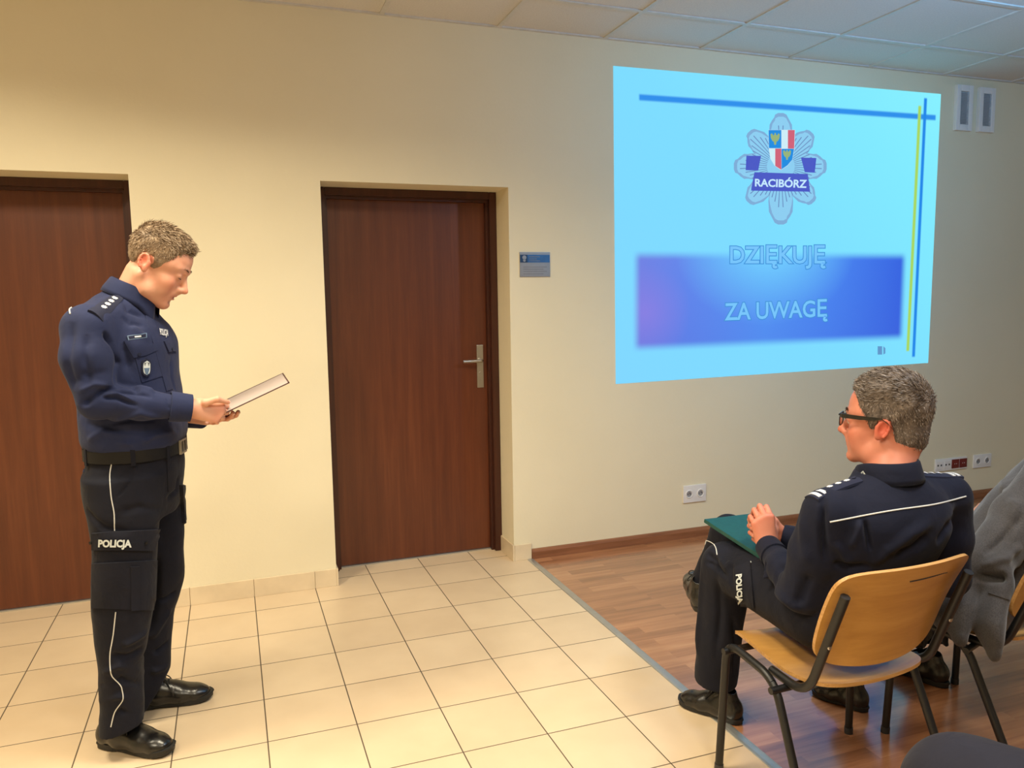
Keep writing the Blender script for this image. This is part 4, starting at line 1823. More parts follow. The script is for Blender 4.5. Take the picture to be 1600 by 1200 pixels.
def make_shoe(parent, heel, toe, s=1.0, z0=0., name='shoe', up=(0, 0, 1), lace=True, width=1.):
    """derby shoe: upper, sole, laces; heel and toe are points on the ground"""
    heel, toe = np.array(heel, float), np.array(toe, float)
    L_ = np.linalg.norm(toe - heel)
    f = (toe - heel) / L_
    upv = nrm(np.array(up, float) - f * (np.array(up) @ f))
    r = np.cross(f, upv)
    A = np.array([r, f, upv])
    T = lambda p: heel + np.array(p, float) @ A
    k = L_ / .30
    V = Vol((-.075, -.03, -.03), (.075, .34, .16), .0032)
    # local: x right, y forward, z up ; length .30
    V.cone((0, .045, .050), (0, .10, .048), .034, .036, .02)
    V.cone((0, .10, .042), (0, .18, .036), .038, .034, .03, flat=(1, 0, 0), f=1.2)
    V.cone((0, .18, .035), (0, .235, .028), .034, .028, .03, flat=(1, 0, 0), f=1.28)
    V.cone((0, .235, .028), (0, .262, .026), .028, .021, .03, flat=(1, 0, 0), f=1.35)
    V.cone((0, .045, .05), (0, .060, .108), .033, .031, .02, flat=(1, 0, 0), f=.95)
    V.cone((0, .082, .090), (0, .150, .058), .029, .028, .03)
    V.ell((0, .035, .045), (.033, .032, .045), .015)
    V.plane((0, 0, .016), (0, 0, -1))
    V.cone((0, .054, .138), (0, .060, .110), .026, .022, .004, 's')
    P, F = V.mesh(3)
    N_ = vnormals(P, F)
    P = P + N_ * (.0009 * snoise(P * [1, 1.6, 1], 60, 5, 2) * (P[:, 1:2].ravel() > .16))[:, None]
    P[:, 0] *= width
    tw = lambda Q: heel + (Q * np.array([k ** .5, k, k ** .5])) @ A
    o = np_mesh(name, tw(P), F, M_LEATH, parent)
    # sole with welt and heel
    bm = bmesh.new()
    out = []
    N = 40
    for i in range(N):
        t = 2 * math.pi * i / N
        y = .146 + .147 * math.sin(t)
        u = (y / .30)
        w = float(np.interp(u, [0, .06, .2, .45, .7, .85, .95, 1.0], [.013, .027, .034, .035, .045, .043, .029, .009]))
        out.append((math.copysign(w, math.cos(t)) * min(1, abs(math.cos(t)) * 2.2), y))
    zs = [(.002, .94), (.004, 1.), (.014, 1.0), (.020, 1.03), (.024, 1.02)]
    rings = []
    for z, g in zs:
        ring = []
        for x, y in out:
            lift = .010 * max(0, (y - .21) / .09) ** 2
            arch = .006 if (.085 < y < .135 and z < .01) else 0
            ring.append(bm.verts.new(tuple(tw(np.array([x * g * width, .146 + (y - .146) * g, z + lift + arch])))))
        rings.append(ring)
    for a, b in zip(rings, rings[1:]):
        for i in range(N):
            bm.faces.new((a[i], a[(i + 1) % N], b[(i + 1) % N], b[i]))
    bm.faces.new(rings[0][::-1])
    bm.faces.new(rings[-1])
    build('shoe_sole', bm, M_SOLE, o, world=True, smooth='auto')
    if lace:
        bm = bmesh.new()
        for i, y in enumerate((.105, .122, .139)):
            z = .1160 - (y - .105) * .62
            for q in (-1, 1):
                sweep(bm, [tw(np.array(p)) for p in ((-.021 * q, y - .004, z - .006), (0, y + .002, z + .003), (.021 * q, y + .006, z - .008))], .0023, 6)
        rs = np.random.RandomState(3)
        for q in (-1, 1):
            lp = [(0, .108, .118), (q * .014, .110, .136), (q * .030, .122, .130), (q * .034, .134, .108), (q * .020, .122, .110), (0, .108, .117)]
            sweep(bm, arc_path([tw(np.array(p)) for p in lp], .01, 3), .0021, 6)
            sweep(bm, arc_path([tw(np.array(p)) for p in [(0, .108, .118), (q * .012, .124, .114), (q * .028, .140, .094), (q * .038, .148, .072)]], .01, 3), .0021, 6)
        build('laces', bm, M_LACE, o, world=True, smooth='auto')
        bm = bmesh.new()        # the two eyelet flaps
        for q in (-1, 1):
            G = []
            for i in range(7):
                y = .092 + .060 * i / 6
                row = []
                for j in range(4):
                    x = q * (.007 + .024 * j / 3)
                    z = .1150 - (y - .105) * .62 - (j / 3) ** 2 * .022 - .001
                    row.append(bm.verts.new(tuple(tw(np.array((x, y, z))))))
                G.append(row)
            for i in range(6):
                for j in range(3):
                    bm.faces.new((G[i][j], G[i + 1][j], G[i + 1][j + 1], G[i][j + 1]))
        fo = build('eyelet_flap', bm, M_LEATH, o, world=True, smooth=True)
        md = fo.modifiers.new('t', 'SOLIDIFY')
        md.thickness = .0025
        md.offset = 0
    return o
# ------------------------------------------------------------ standing officer
M_SKIN1 = skin_mat('skin', (.66, .345, .235), 0)
M_HAIR1 = hair_mat('sandy_hair', (.085, .052, .030), (.250, .172, .108), (.46, .35, .24))
M_SHIRT = cloth('navy_shirt_cloth', (.0140, .0200, .062), fold=.35, sheen=.04)
M_SHIRTD = cloth('navy_trim_cloth', (.010, .013, .036), fold=.1, sheen=.05)
M_TROUS = cloth('dark_navy_trouser_cloth', (.0052, .0058, .0130), fold=.45, sheen=.03)
M_BELT = plain('black_belt_leather', (.004, .004, .005), .6, spec=.3)
M_PIPE = plain('white_piping', (.62, .62, .60), .6, var=.02)
M_SILV = plain('silver_thread', (.66, .67, .70), .45, var=.05)
M_BADGEB = plain('badge_blue_cloth', (.10, .16, .26), .6, var=.1)
M_BADGEW = plain('badge_white', (.55, .60, .62), .5)

FB = nrm((.970, -.243, 0))
LB = np.array((.243, .970, 0))


def px3(px, py, y):
    return on(px, py, 1, y)


def person(name, loc, label, group=None):
    return empty(name, loc, label, 'person', group)


def crease_px(P, F, L_, amp=1.5):
    t = bvh(P, F)
    out = []
    for pl, w, d in L_:
        pts = [hit(t, x, y)[0] for x, y in pl]
        out.append(([tuple(p) for p in pts], w, d * amp))
    return creases(P, vnormals(P, F), out)


def C1(x, y):          # first zoom crop (x3 from 60,320)
    return (60 + x / 3, 320 + y / 3)


def C2(x, y):          # second zoom crop (x2.309 from 60,680)
    return (60 + x / 2.309, 680 + y / 2.309)


def ears_seam(*a):
    pass


def collar(name, c, axis, fwd, r, hgt, mat, parent, open_deg=28, points=True, rb=None, th=.0022):
    """fold-over shirt collar around the neck; c ring centre, axis up the neck"""
    W = nrm(axis)
    f = nrm(np.array(fwd, float) - W * np.dot(fwd, W))
    rt = np.cross(f, W)
    N = 46
    prof = [(-.004, -.040), (0.000, -.012), (.000, .45 * hgt), (.002, .9 * hgt), (.0055, hgt), (.0095, .88 * hgt), (.0135, .45 * hgt), (.0185, -.02 * hgt), (.020, -.40 * hgt)]
    bm = bmesh.new()
    G = []
    for i in range(N + 1):
        t = i / N
        th_ = math.radians(open_deg + (360 - 2 * open_deg) * t)
        d = f * math.cos(th_) + rt * math.sin(th_)
        front = max(0, math.cos(th_)) ** 2
        row = []
        for j, (ro, z) in enumerate(prof):
            rr = (r if rb is None else (r * abs(math.sin(th_)) ** 2 + rb * math.cos(th_) ** 2)) + ro
            zz = z - front * .020
            p = np.array(c) + d * rr + W * zz
            if points and j >= 6 and (t < .10 or t > .90):
                k = (1 - min(t, 1 - t) / .10)
                p = p - W * .024 * k + f * .010 * k
            row.append(bm.verts.new(tuple(p)))
        G.append(row)
    for i in range(N):
        for j in range(len(prof) - 1):
            bm.faces.new((G[i][j], G[i + 1][j], G[i + 1][j + 1], G[i][j + 1]))
    o = build(name, bm, mat, parent, world=True, smooth='auto')
    md = o.modifiers.new('t', 'SOLIDIFY')
    md.thickness = th
    md.offset = 0
    return o


def epaulette(parent, tree, base, tip, width, stars, bars, mat, off=.004):
    """strap from the shoulder seam (base) to the collar (tip), laid on the cloth from above"""
    base, tip = np.array(base, float), np.array(tip, float)
    ax = tip - base
    sd = nrm(np.cross(ax, (0, 0, 1)))
    nu, nv = 14, 6

    def at(u, v, o=off):
        p = base + ax * u + sd * (v - .5) * width
        l, n, i, d = tree.ray_cast(Vector(p + np.array((0, 0, .08))), Vector((0, 0, -1)))
        if l is None or l.z < p[2] - .07:
            l, n, i, d = tree.find_nearest(Vector(p))
        return l, n
    G = [[at(i / nu, j / nv) for j in range(nv + 1)] for i in range(nu + 1)]
    nm = nrm(sum(np.array(n) for r in G for l, n in r))
    # stiff strap: fit a gentle quadratic
    bm = bmesh.new()
    pts = np.array([[l[:] for l, n in r] for r in G])
    hgt = (pts - base) @ nm
    U, Vv = np.meshgrid(np.arange(nu + 1) / nu, np.arange(nv + 1) / nv, indexing='ij')
    M = np.stack([np.ones(U.size), U.ravel(), Vv.ravel(), (U ** 2).ravel(), (Vv ** 2).ravel(), (U * Vv).ravel()], 1)
    co = np.linalg.lstsq(M, hgt.ravel(), rcond=None)[0]

    def pos(u, v, o):
        p = base + ax * u + sd * (v - .5) * width
        hh = co @ np.array([1, u, v, u * u, v * v, u * v])
        p = p - nm * ((p - base) @ nm) + nm * (hh + o)
        return p
    nw = lambda u: 1 - .22 * u - (.9 * max(0, (u - .93) / .07) ** 2)
    T = [[bm.verts.new(tuple(pos(i / nu, .5 + (j / nv - .5) * nw(i / nu), off))) for j in range(nv + 1)] for i in range(nu + 1)]
    B = [[bm.verts.new(tuple(pos(i / nu, .5 + (j / nv - .5) * nw(i / nu), off - .007))) for j in range(nv + 1)] for i in range(nu + 1)]
    for i in range(nu):
        for j in range(nv):
            bm.faces.new((T[i][j], T[i + 1][j], T[i + 1][j + 1], T[i][j + 1]))
            bm.faces.new((B[i][j], B[i][j + 1], B[i + 1][j + 1], B[i + 1][j]))
    loop = [(i, 0) for i in range(nu)] + [(nu, j) for j in range(nv)] + [(i, nv) for i in range(nu, 0, -1)] + [(0, j) for j in range(nv, 0, -1)]
    for a, b in zip(loop, loop[1:] + loop[:1]):
        bm.faces.new((T[a[0]][a[1]], T[b[0]][b[1]], B[b[0]][b[1]], B[a[0]][a[1]]))
    o = build('epaulette', bm, mat, parent, world=True, smooth='auto')
    for u in stars:
        bm = bmesh.new()
        c = pos(u, .5, off)
        a1 = nrm(ax)
        a2 = nrm(np.cross(nm, a1))
        ctr_ = bm.verts.new(tuple(c + nm * .0035))
        ring = []
        for k in range(16):
            rr = .0100 if k % 2 == 0 else .0064
            an = 2 * math.pi * k / 16
            ring.append(bm.verts.new(tuple(c + a1 * math.cos(an) * rr + a2 * math.sin(an) * rr + nm * .0006)))
        for k in range(16):
            bm.faces.new((ctr_, ring[k], ring[(k + 1) % 16]))
        build('rank_star', bm, M_SILV, o, world=True)
    for u in bars:
        bm = bmesh.new()
        rows = []
        for k in range(9):
            dv = -.42 + .84 * k / 8
            rows.append([bm.verts.new(tuple(pos(u + du, .5 + dv * nw(u), off + o2))) for du, o2 in ((-.034, -.001), (-.034, .0018), (.034, .0018), (.034, -.001))])
        for a, b in zip(rows, rows[1:]):
            for i in range(4):
                bm.faces.new((a[i], a[(i + 1) % 4], b[(i + 1) % 4], b[i]))
        bm.faces.new(rows[0][::-1])
        bm.faces.new(rows[-1])
        build('rank_bar', bm, M_SILV, o, world=True)
    for u in ():
        bm = bmesh.new()
        q = [pos(u + du, .5 + dv * nw(u), off + .0012) for du, dv in ((-.028, -.42), (.028, -.42), (.028, .42), (-.028, .42))]
        q2 = [pos(u + du, .5 + dv * nw(u), off - .001) for du, dv in ((-.028, -.42), (.028, -.42), (.028, .42), (-.028, .42))]
        A = [bm.verts.new(tuple(p)) for p in q]
        Bq = [bm.verts.new(tuple(p)) for p in q2]
        bm.faces.new(A)
        bm.faces.new(Bq[::-1])
        for i in range(4):
            bm.faces.new((A[i], A[(i + 1) % 4], Bq[(i + 1) % 4], Bq[i]))
        build('rank_bar', bm, M_SILV, o, world=True)
    bm = bmesh.new()
    sweep(bm, [pos(.88, .5, off), pos(.88, .5, off) + nm * .003], .006, 14)
    build('button', bm, M_SHIRTD, o, world=True, smooth='auto')
    return o


def lashes(root, hc, A, hs):
    T = lambda p: tuple(np.array(hc) + hs * (np.array(p, float) @ np.array(A)))
    for q in (-1, 1):
        bm = bmesh.new()
        pts = []
        for i in range(11):
            a = -1 + 2 * i / 10
            x = q * .032 + .0135 * a
            y = .0705 + math.sqrt(max(0, .0168 ** 2 - (x - q * .032) ** 2)) * .985
            pts.append(T((x, y + .0006, -.0035 - .0015 * (1 - a * a))))
        sweep(bm, pts, [.0004, .0008, .0011, .0012, .0013, .0013, .0013, .0012, .0011, .0008, .0004], 6)
        build('eyelash', bm, M_LASH, root, world=True, smooth='auto')


M_LASH = plain('dark_lash', (.03, .018, .012), .6)


def standing_officer():
    root = person('person', (-.40, -1.0, 0), 'officer in dark blue uniform standing by the left door, reading from an open folder')
    # ---- joints
    hs = 1.045
    fw = nrm((math.cos(math.radians(31)), -.105, -math.sin(math.radians(31))))
    A = frame3(fw, (0, 0, 1))
    ear = px3(226, 409, -1.135)
    hc = ear - hs * (np.array((.0785, -.018, -.006)) @ A)
    shR = np.array((-.446, -1.200, 1.428))
    elR = px3(152, 626, -1.245)
    wrR = px3(303, 638, -1.205)
    shL = np.array((-.345, -.835, 1.405))
    elL = np.array((-.335, -.80, 1.12))
    wrL = px3(322, 652, -1.01)
    # ---- body: head, neck, arms and hands in one skin
    V = Vol((-.62, -1.36, .98), (.09, -.72, 1.80), .0028)
    nb = np.array((-.375, -1.03, 1.46))
    V.loft((-.368, -1.02, 0), (0, 0, 1), FB, [(1.0, 0, 0, .105, .13), (1.2, 0, 0, .10, .14), (1.36, -.005, 0, .095, .15), (1.43, -.01, 0, .06, .09)], .02)
    for a, b, c, r1, r2 in ((shR, elR, wrR, .034, .034), (shL, elL, wrL, .034, .034)):
        V.cone(nb - (0, 0, .06), a, .04, r1, .02)
        V.cone(a, b, r1, r2, .01)
        V.cone(b, c, r2, .027, .01)
    hb = hc + hs * (np.array((0, -.022, -.050)) @ A)
    V.cone(nb, hb, .062, .054, .02)
    V.cone(nb + (.045, 0, .03), hc + hs * (np.array((0, .025, -.085)) @ A), .030, .030, .03)
    head_prims(V, hc, A, hs, mouth=.6, lids=1)
    # folder plane: from the near hand up and away
    P1 = px3(378, 632, -1.165)
    P4 = px3(452, 597, -1.165)
    P3 = px3(444, 582, -.945)
    up_dir = nrm(P4 - P1)
    ydir = P3 - P4
    ydir = ydir - up_dir * (ydir @ up_dir)
    wdt = np.linalg.norm(ydir)
    yd = nrm(ydir)
    fn_ = nrm(np.cross(up_dir, yd))
    if fn_[2] < 0:
        fn_ = -fn_
    f0 = P4 - up_dir * .280          # near bottom corner
    # right hand: palm up-left, fingers under the folder, thumb on top
    hd = nrm(px3(345, 645, -1.180) - wrR)
    side = nrm(np.array((.05, .25, 1.0)))
    palm = np.array((-.1, 1, .1))
    th = None
    loc = lambda w, W_, D, Sd, Np, s_: tuple(((np.array(w) - W_) / s_) @ np.array(v) for v in (D, Sd, Np))
    D = nrm(hd)
    Sd = nrm(side - D * (side @ D))
    Np = np.cross(D, Sd)
    if Np @ palm < 0:
        Np = -Np
    tt = px3(357, 630, -1.186) + fn_ * .004
    tj = px3(339, 624, -1.213)
    thumb = [(.018, .022, .006), loc(px3(321, 629, -1.214), wrR, D, Sd, Np, .93), loc(tj, wrR, D, Sd, Np, .93), loc(tt, wrR, D, Sd, Np, .93)]
    tR, thR, frR = hand(V, wrR, D, palm, Sd, .93, curls=[(.80, .85, .35), (.88, .90, .4), (.96, .9, .4), (1.05, .9, .45)], thumb=thumb)
    # left hand: under the folder from the far side, finger tips showing at its near edge
    D2 = nrm(np.array((.46, -.84, .0)))
    palm2 = np.array((.0, .1, 1.0))
    wl = f0 + up_dir * -.028 + yd * .222 - fn_ * .022
    wrL = wl
    V.cone(elL, wrL, .036, .027, .01)
    S2 = nrm(np.array((.6, .5, .1)))
    S2 = nrm(S2 - D2 * (S2 @ D2))
    N2 = np.cross(D2, S2)
    if N2 @ palm2 < 0:
        N2 = -N2
    thumb2 = [(.018, .022, .006), (.045, .050, .030), (.072, .058, .026), (.092, .056, .020)]
    tL, thL, frL = hand(V, wrL, D2, palm2, S2, .97, curls=[(.05, .22, .45), (.08, .25, .45), (.10, .28, .5), (.12, .35, .5)], thumb=thumb2, spread=.10)
    P, F = V.mesh(1)
    knk = [t[0] for t in tR] + [t[1] for t in tR] + [t[1] for t in tL] + [t[3] for t in tL] + [thR[3], thL[3]]
    T = skin_tints(P, hc, A, hs, [(k, .012) for k in knk])
    np_mesh('body', P, F, M_SKIN1, root, T)
    nails(root, tR, thR, frR[2], M_NAIL, .97)
    nails(root, tL, thL, frL[2], M_NAIL, .97)
    lashes(root, hc, A, hs)
    brows(root, hc, A, hs, M_BROW1, 2)

    def comb(p):
        if p[2] > .07:
            return np.array((p[0] * 2 + .25, .9, .25 + (.3 if p[1] > .03 else 0)))
        return np.array((0, -.3, -.8)) if p[1] < .0 else np.array((0, .3, -.8))
    make_hair(root, hc, A, hs, M_HAIR1, .013, .0028, 5, 12000, (.0035, .019), comb, lift=.28, spread=.8)

    # ---- shirt
    V = Vol((-.66, -1.38, 1.0), (-.10, -.68, 1.56), .0036)
    V.loft((-.366, -1.02, 0), (0, 0, 1), FB, [(1.028, 0, 0, .140, .170), (1.045, .002, 0, .152, .182), (1.075, .002, 0, .158, .186), (1.16, 0, 0, .154, .184), (1.27, -.004, 0, .143, .188), (1.36, -.004, 0, .140, .192),
                                                              (1.42, -.010, 0, .126, .176), (1.47, -.016, 0, .100, .128), (1.505, -.010, 0, .080, .088), (1.535, .006, 0, .066, .068)], .02, n=2.35, cap=True)
    V.cone((-.385, -1.10, 1.470), shR + (.0, .005, .0), .056, .064, .03)
    V.cone((-.375, -.96, 1.455), shL + (0, -.01, -.005), .050, .058, .03)
    mid = (shR + elR) / 2 + (-.014, -.01, .02)
    V.chain([shR + (-.010, 0, 0), mid, elR + (0.0, 0, .0)], [.068, .070, .054], .02)
    V.cone((-.425, -1.06, 1.475), shR + (-.02, .03, -.005), .058, .066, .03)
    V.chain([elR, (elR * .55 + wrR * .45), wrR + (elR - wrR) * .20], [.052, .049, .040], .016)
    V.chain([shL, elL], [.066, .055], .02)
    V.chain([elL, wrL + (elL - wrL) * .22], [.052, .040], .016)
    V.plane((0, 0, 1.03), (0, 0, -1), .004)
    # open the cuffs and the neck a little
    for e, w in ((elR, wrR), (elL, wrL)):
        d = nrm(w - e)
        V.cone(w - d * .012, w + d * .04, .031, .034, .003, 's')
    V.cone((-.345, -1.03, 1.53), (-.33, -1.035, 1.57), .060, .060, .004, 's')
    P, F = V.mesh(3)
    N_ = vnormals(P, F)
    P = P + N_ * (.0050 * snoise(P * [1, 1, .55], 13, 3, 3) + .0022 * snoise(P, 36, 7, 2))[:, None]
    cr = [([C1(300, 590), C1(345, 650), C1(368, 740), C1(372, 860)], .010, -.014),
          ([C1(372, 858), C1(300, 875), C1(225, 925), C1(190, 985)], .009, -.013),
          ([C1(540, 905), C1(440, 880), C1(350, 868)], .008, -.008),
          ([C1(470, 945), C1(370, 905), C1(290, 905)], .007, -.008), ([C1(450, 925), C1(370, 885), C1(300, 890)], .006, .006),
          ([C1(590, 1000), C1(480, 975), C1(380, 1000), C1(270, 1015)], .009, .006),
          ([C1(560, 1010), C1(430, 1010), C1(300, 1035)], .007, -.006),
          ([C1(160, 540), C1(140, 700), C1(165, 880)], .013, -.006),
          ([C1(230, 600), C1(225, 730), C1(240, 860)], .012, -.006), ([C1(330, 850), C1(260, 840), C1(190, 880)], .009, .007),
          ([C1(400, 640), C1(420, 740), C1(410, 860)], .012, -.008), ([C1(550, 880), C1(490, 860), C1(420, 820)], .010, .006),
          ([C1(440, 560), C1(470, 600), C1(520, 640)], .012, .004),
          ([C1(650, 930), C1(640, 1000), C1(660, 1060)], .010, -.007), ([C1(220, 1020), C1(360, 1060), C1(560, 1060)], .012, -.008),
          ([C1(230, 1110), C1(300, 1060), C1(420, 1075)], .010, .006), ([C1(480, 1120), C1(540, 1080), C1(640, 1060)], .010, .006),
          ([C1(200, 1120), C1(420, 1118), C1(670, 1085)], .010, .005),
          ([C1(598, 905), C1(612, 950), C1(600, 1030)], .004, -.003),
          ([C1(150, 850), C1(210, 800), C1(330, 780)], .012, -.005),
          ([C1(390, 520), C1(430, 560), C1(500, 570)], .010, -.004), ([C1(345, 420), C1(420, 500), C1(500, 530)], .009, -.004),
          ([C1(440, 760), C1(450, 860), C1(470, 880)], .009, -.006), ([C1(620, 720), C1(625, 800), C1(645, 880)], .008, -.005)]
    P = crease_px(P, F, cr)
    shirt = np_mesh('shirt', P, F, M_SHIRT, root)
    t = bvh(P, F)
    # cuff bands and placket, pockets
    collar('collar', (-.345, -1.035, 1.522), (.42, .0, .90), (1, -.15, 0), .064, .038, M_SHIRT, shirt, 20, rb=.074)
    patch('shirt_placket', t, (C1(500, 520), C1(530, 505), C1(630, 862), C1(598, 874)), M_SHIRT, shirt, .0028, 4, 24)
    patch('pocket_flap', t, (C1(400, 640), C1(498, 600), C1(555, 682), C1(446, 718)), M_SHIRT, shirt, .0045, 14, 8, bulge=.002,
          fn=lambda u, v, x, y: (x, y + (2.2 * (1 - abs(2 * u - 1)) if v > .99 else 0)))
    patch('chest_pocket', t, (C1(452, 712), C1(548, 682), C1(588, 800), C1(484, 834)), M_SHIRT, shirt, .0022, 10, 10)
    patch('pocket_flap', t, (C1(585, 640), C1(614, 622), C1(644, 686), C1(607, 690)), M_SHIRT, shirt, .0045, 6, 8)
    # name tape
    nt_ = patch('name_tape', t, (C1(414, 616), C1(503, 604), C1(505, 624), C1(420, 637)), M_BADGEB, shirt, .0058, 10, 3)
    patch('name_tape_field', t, (C1(419, 619), C1(499, 607), C1(501, 621), C1(424, 633)), M_SHIRTD, nt_, .0066, 10, 2)
    patch('name_tape_mark', t, (C1(448, 619), C1(478, 614), C1(479, 620), C1(449, 625)), M_SILV, nt_, .0072, 4, 1)
    # oval arm-of-service patch hanging at the pocket
    def oval(u, v, x, y):
        a, b = u * 2 - 1, v * 2 - 1
        w = math.sqrt(max(0, 1 - (abs(b) ** 2.6 if b > 0 else abs(b) ** 5)))
        return (cxp + a * hwp * w, y)
    cxp, hwp = C1(501, 0)[0], 21 / 3
    pe = patch('pocket_emblem', t, (C1(478, 722), C1(524, 720), C1(524, 806), C1(478, 806)), M_SHIRTD, shirt, .0075, 10, 12, fn=oval)
    hwp = 15.5 / 3
    patch('emblem_field', t, (C1(484, 732), C1(518, 730), C1(518, 798), C1(484, 798)), M_BADGEW, pe, .0085, 8, 8, fn=oval)
    lettering('emblem_letters', t, 'Y Y', (C1(487, 738), C1(514, 737), C1(514, 752), C1(487, 753)), M_SHIRTD, pe, .0098, .02)
    bmq = [C1(488, 765), C1(514, 764), C1(506, 795), C1(496, 795)]
    patch('emblem_eagle', t, bmq, M_BADGEB, pe, .0092, 5, 4)
    lettering('chest_lettering', t, 'POLICJA', (C1(563, 580), C1(604, 588), C1(603, 616), C1(567, 610)), M_SILV, shirt, .004, .03)
    for q in ((470, 700), (621, 676)):
        l, n = hit(t, *C1(*q))
        bm = bmesh.new()
        sweep(bm, [l + n * .004, l + n * .0075], .0055, 14)
        build('button', bm, M_SHIRTD, shirt, world=True, smooth='auto')
    # epaulettes: right shoulder towards camera, left beyond
    epaulette(shirt, t, (-.428, -1.248, 1.462), (-.378, -1.105, 1.525), .056, (.34, .50, .66, .82), (), M_SHIRTD)
    epaulette(shirt, t, shL + (.0, .0, .03), (-.36, -.955, 1.52), .050, (.34, .50, .66, .82), (), M_SHIRTD)
    strand('shoulder_piping', t, [C1(152, 474), C1(147, 492), C1(150, 512)], .0022, M_PIPE, shirt, .0015)
    # cuffs
    for e, w in ((elR, wrR), (elL, wrL)):
        d = nrm(w - e)
        bm = bmesh.new()
        a = w - d * .070
        b = w - d * .008
        sweep(bm, [a - d * .002, a, b, b + d * .001, b - d * .004], [.0440, .0490, .0440, .0405, .0350], 28, caps=False)
        co = build('cuff', bm, M_SHIRT, shirt, world=True, smooth='auto')

    # ---- trousers
    V = Vol((-.62, -1.30, .04), (-.08, -.68, 1.06), .0042)
    yr, yl = -1.125, -.905
    V.loft((-.366, -1.02, 0), (0, 0, 1), FB, [(.80, -.01, 0, .125, .160), (.86, -.012, 0, .140, .178), (.93, -.008, 0, .146, .182), (1.00, 0, 0, .138, .172), (1.035, 0, 0, .134, .166)], .02, n=2.4)
    def leg(rows, y0, y1, yb):
        st = []
        for (py, xl, xr, b) in rows:
            a_ = on(xl, py, 1, y0)
            b_ = on(xr, py, 1, y0)
            zz = (a_[2] + b_[2]) / 2
            st.append((zz, (a_[0] + b_[0]) / 2, 0, (b_[0] - a_[0]) / 2, b))
        st.sort()
        st = np.array(st)
        # let the leg lean sideways from hip (y0) to ankle (y1)
        zt, zb = st[-1, 0], st[0, 0]
        st[:, 2] = (y1 - y0) * (1 - (st[:, 0] - zb) / (zt - zb)) + y0
        return st
    rR = leg([(745, 129, 255, .085), (800, 135, 250, .098), (850, 143, 246, .100), (905, 142, 243, .095), (950, 143, 240, .092), (1005, 147, 231, .086), (1050, 153, 224, .080), (1091, 153, 225, .078), (1135, 151, 226, .080), (1165, 152, 222, .080)], yr, -1.10, 0)
    V.loft((0, 0, 0), (0, 0, 1), (1, 0, 0), rR, .025, n=2.15)
    rL = leg([(745, 165, 281, .085), (810, 170, 287, .092), (860, 178, 288, .092), (905, 185, 289, .088), (935, 190, 282, .086), (961, 192, 273, .083), (1005, 192, 268, .080), (1044, 190, 267, .078), (1075, 188, 266, .078), (1125, 188, 262, .078)], yl, -.865, 0)
    V.loft((0, 0, 0), (0, 0, 1), (1, 0, 0), rL, .025, n=2.15)
    for fp, bp, yy in (((226, 1120), (148, 1150), -1.10), ((266, 1042), (222, 1108), -.865)):
        fa, ba = px3(*fp, yy), px3(*bp, yy)
        dv = nrm(fa - ba)
        nv = nrm(np.cross(dv, (0, 1, 0)))
        nv = nv if nv[2] < 0 else -nv
        mid_ = (fa + ba) / 2
        V.plane(mid_, nv, .003, mid_ + (-.16, -.085, -.16), mid_ + (.16, .085, .12))
    P, F = V.mesh(3)
    N_ = vnormals(P, F)
    P = P + N_ * (.0045 * snoise(P * [1, 1, 1.6], 11, 11, 3) + .0018 * snoise(P, 36, 17, 2))[:, None]
    cr = [([C2(430, 420), C2(425, 600), C2(400, 730)], .012, -.014), ([C2(395, 700), C2(340, 740), C2(300, 760)], .010, .009),
          ([C2(380, 760), C2(320, 800), C2(260, 790)], .011, -.010), ([C2(230, 860), C2(290, 830), C2(370, 850)], .010, .008),
          ([C2(220, 900), C2(300, 880), C2(370, 900)], .010, -.010), ([C2(215, 960), C2(290, 940), C2(380, 960)], .010, .009),
          ([C2(210, 1010), C2(300, 995), C2(390, 1010)], .009, -.009),
          ([C2(460, 230), C2(500, 200), C2(505, 140)], .009, -.006), ([C2(340, 110), C2(330, 170), C2(280, 230)], .004, -.004),
          ([C2(170, 260), C2(230, 330), C2(330, 345)], .012, -.007), ([C2(480, 620), C2(440, 680), C2(400, 740)], .012, .009),
          ([C2(470, 740), C2(430, 780), C2(380, 790)], .010, -.009), ([C2(470, 830), C2(420, 850), C2(380, 850)], .010, .008),
          ([C2(500, 560), C2(460, 590), C2(430, 600)], .010, -.008),
          ([C2(290, 280), C2(360, 260), C2(440, 270)], .012, -.006)]
    P = crease_px(P, F, cr)
    tr = np_mesh('trousers', P, F, M_TROUS, root)
    t = bvh(P, F)
    strand('side_piping', t, [C2(267, 88), C2(258, 150), C2(262, 215), C2(274, 290), C2(275, 345)], .0017, M_PIPE, tr, .001)
    strand('side_piping', t, [C2(279, 638), C2(270, 720), C2(258, 800), C2(262, 860), C2(300, 910), C2(305, 950), C2(275, 1000), C2(262, 1052)], .0017, M_PIPE, tr, .001)
    cp = patch('cargo_pocket', t, (C2(197, 462), C2(425, 450), C2(418, 630), C2(196, 622)), M_TROUS, tr, .007, 18, 14, bulge=.004)
    patch('pocket_pleat', t, (C2(330, 470), C2(362, 470), C2(360, 628), C2(332, 630)), M_TROUS, cp, .012, 3, 10)
    cf = patch('cargo_pocket_flap', t, (C2(196, 352), C2(440, 338), C2(412, 415), C2(198, 412)), M_TROUS, tr, .010, 18, 6, bulge=.003)
    lettering('flap_lettering', t, 'POLICJA', (C2(229, 371), C2(332, 374), C2(331, 399), C2(229, 397)), M_BADGEW, cf, .0150, .045)
    for q in ((380, 386), (202, 384)):
        l, n = hit(t, *C2(*q))
        bm = bmesh.new()
        sweep(bm, [l + n * .012, l + n * .0155], .0052, 16)
        build('snap_button', bm, M_BELT, cf, world=True, smooth='auto')
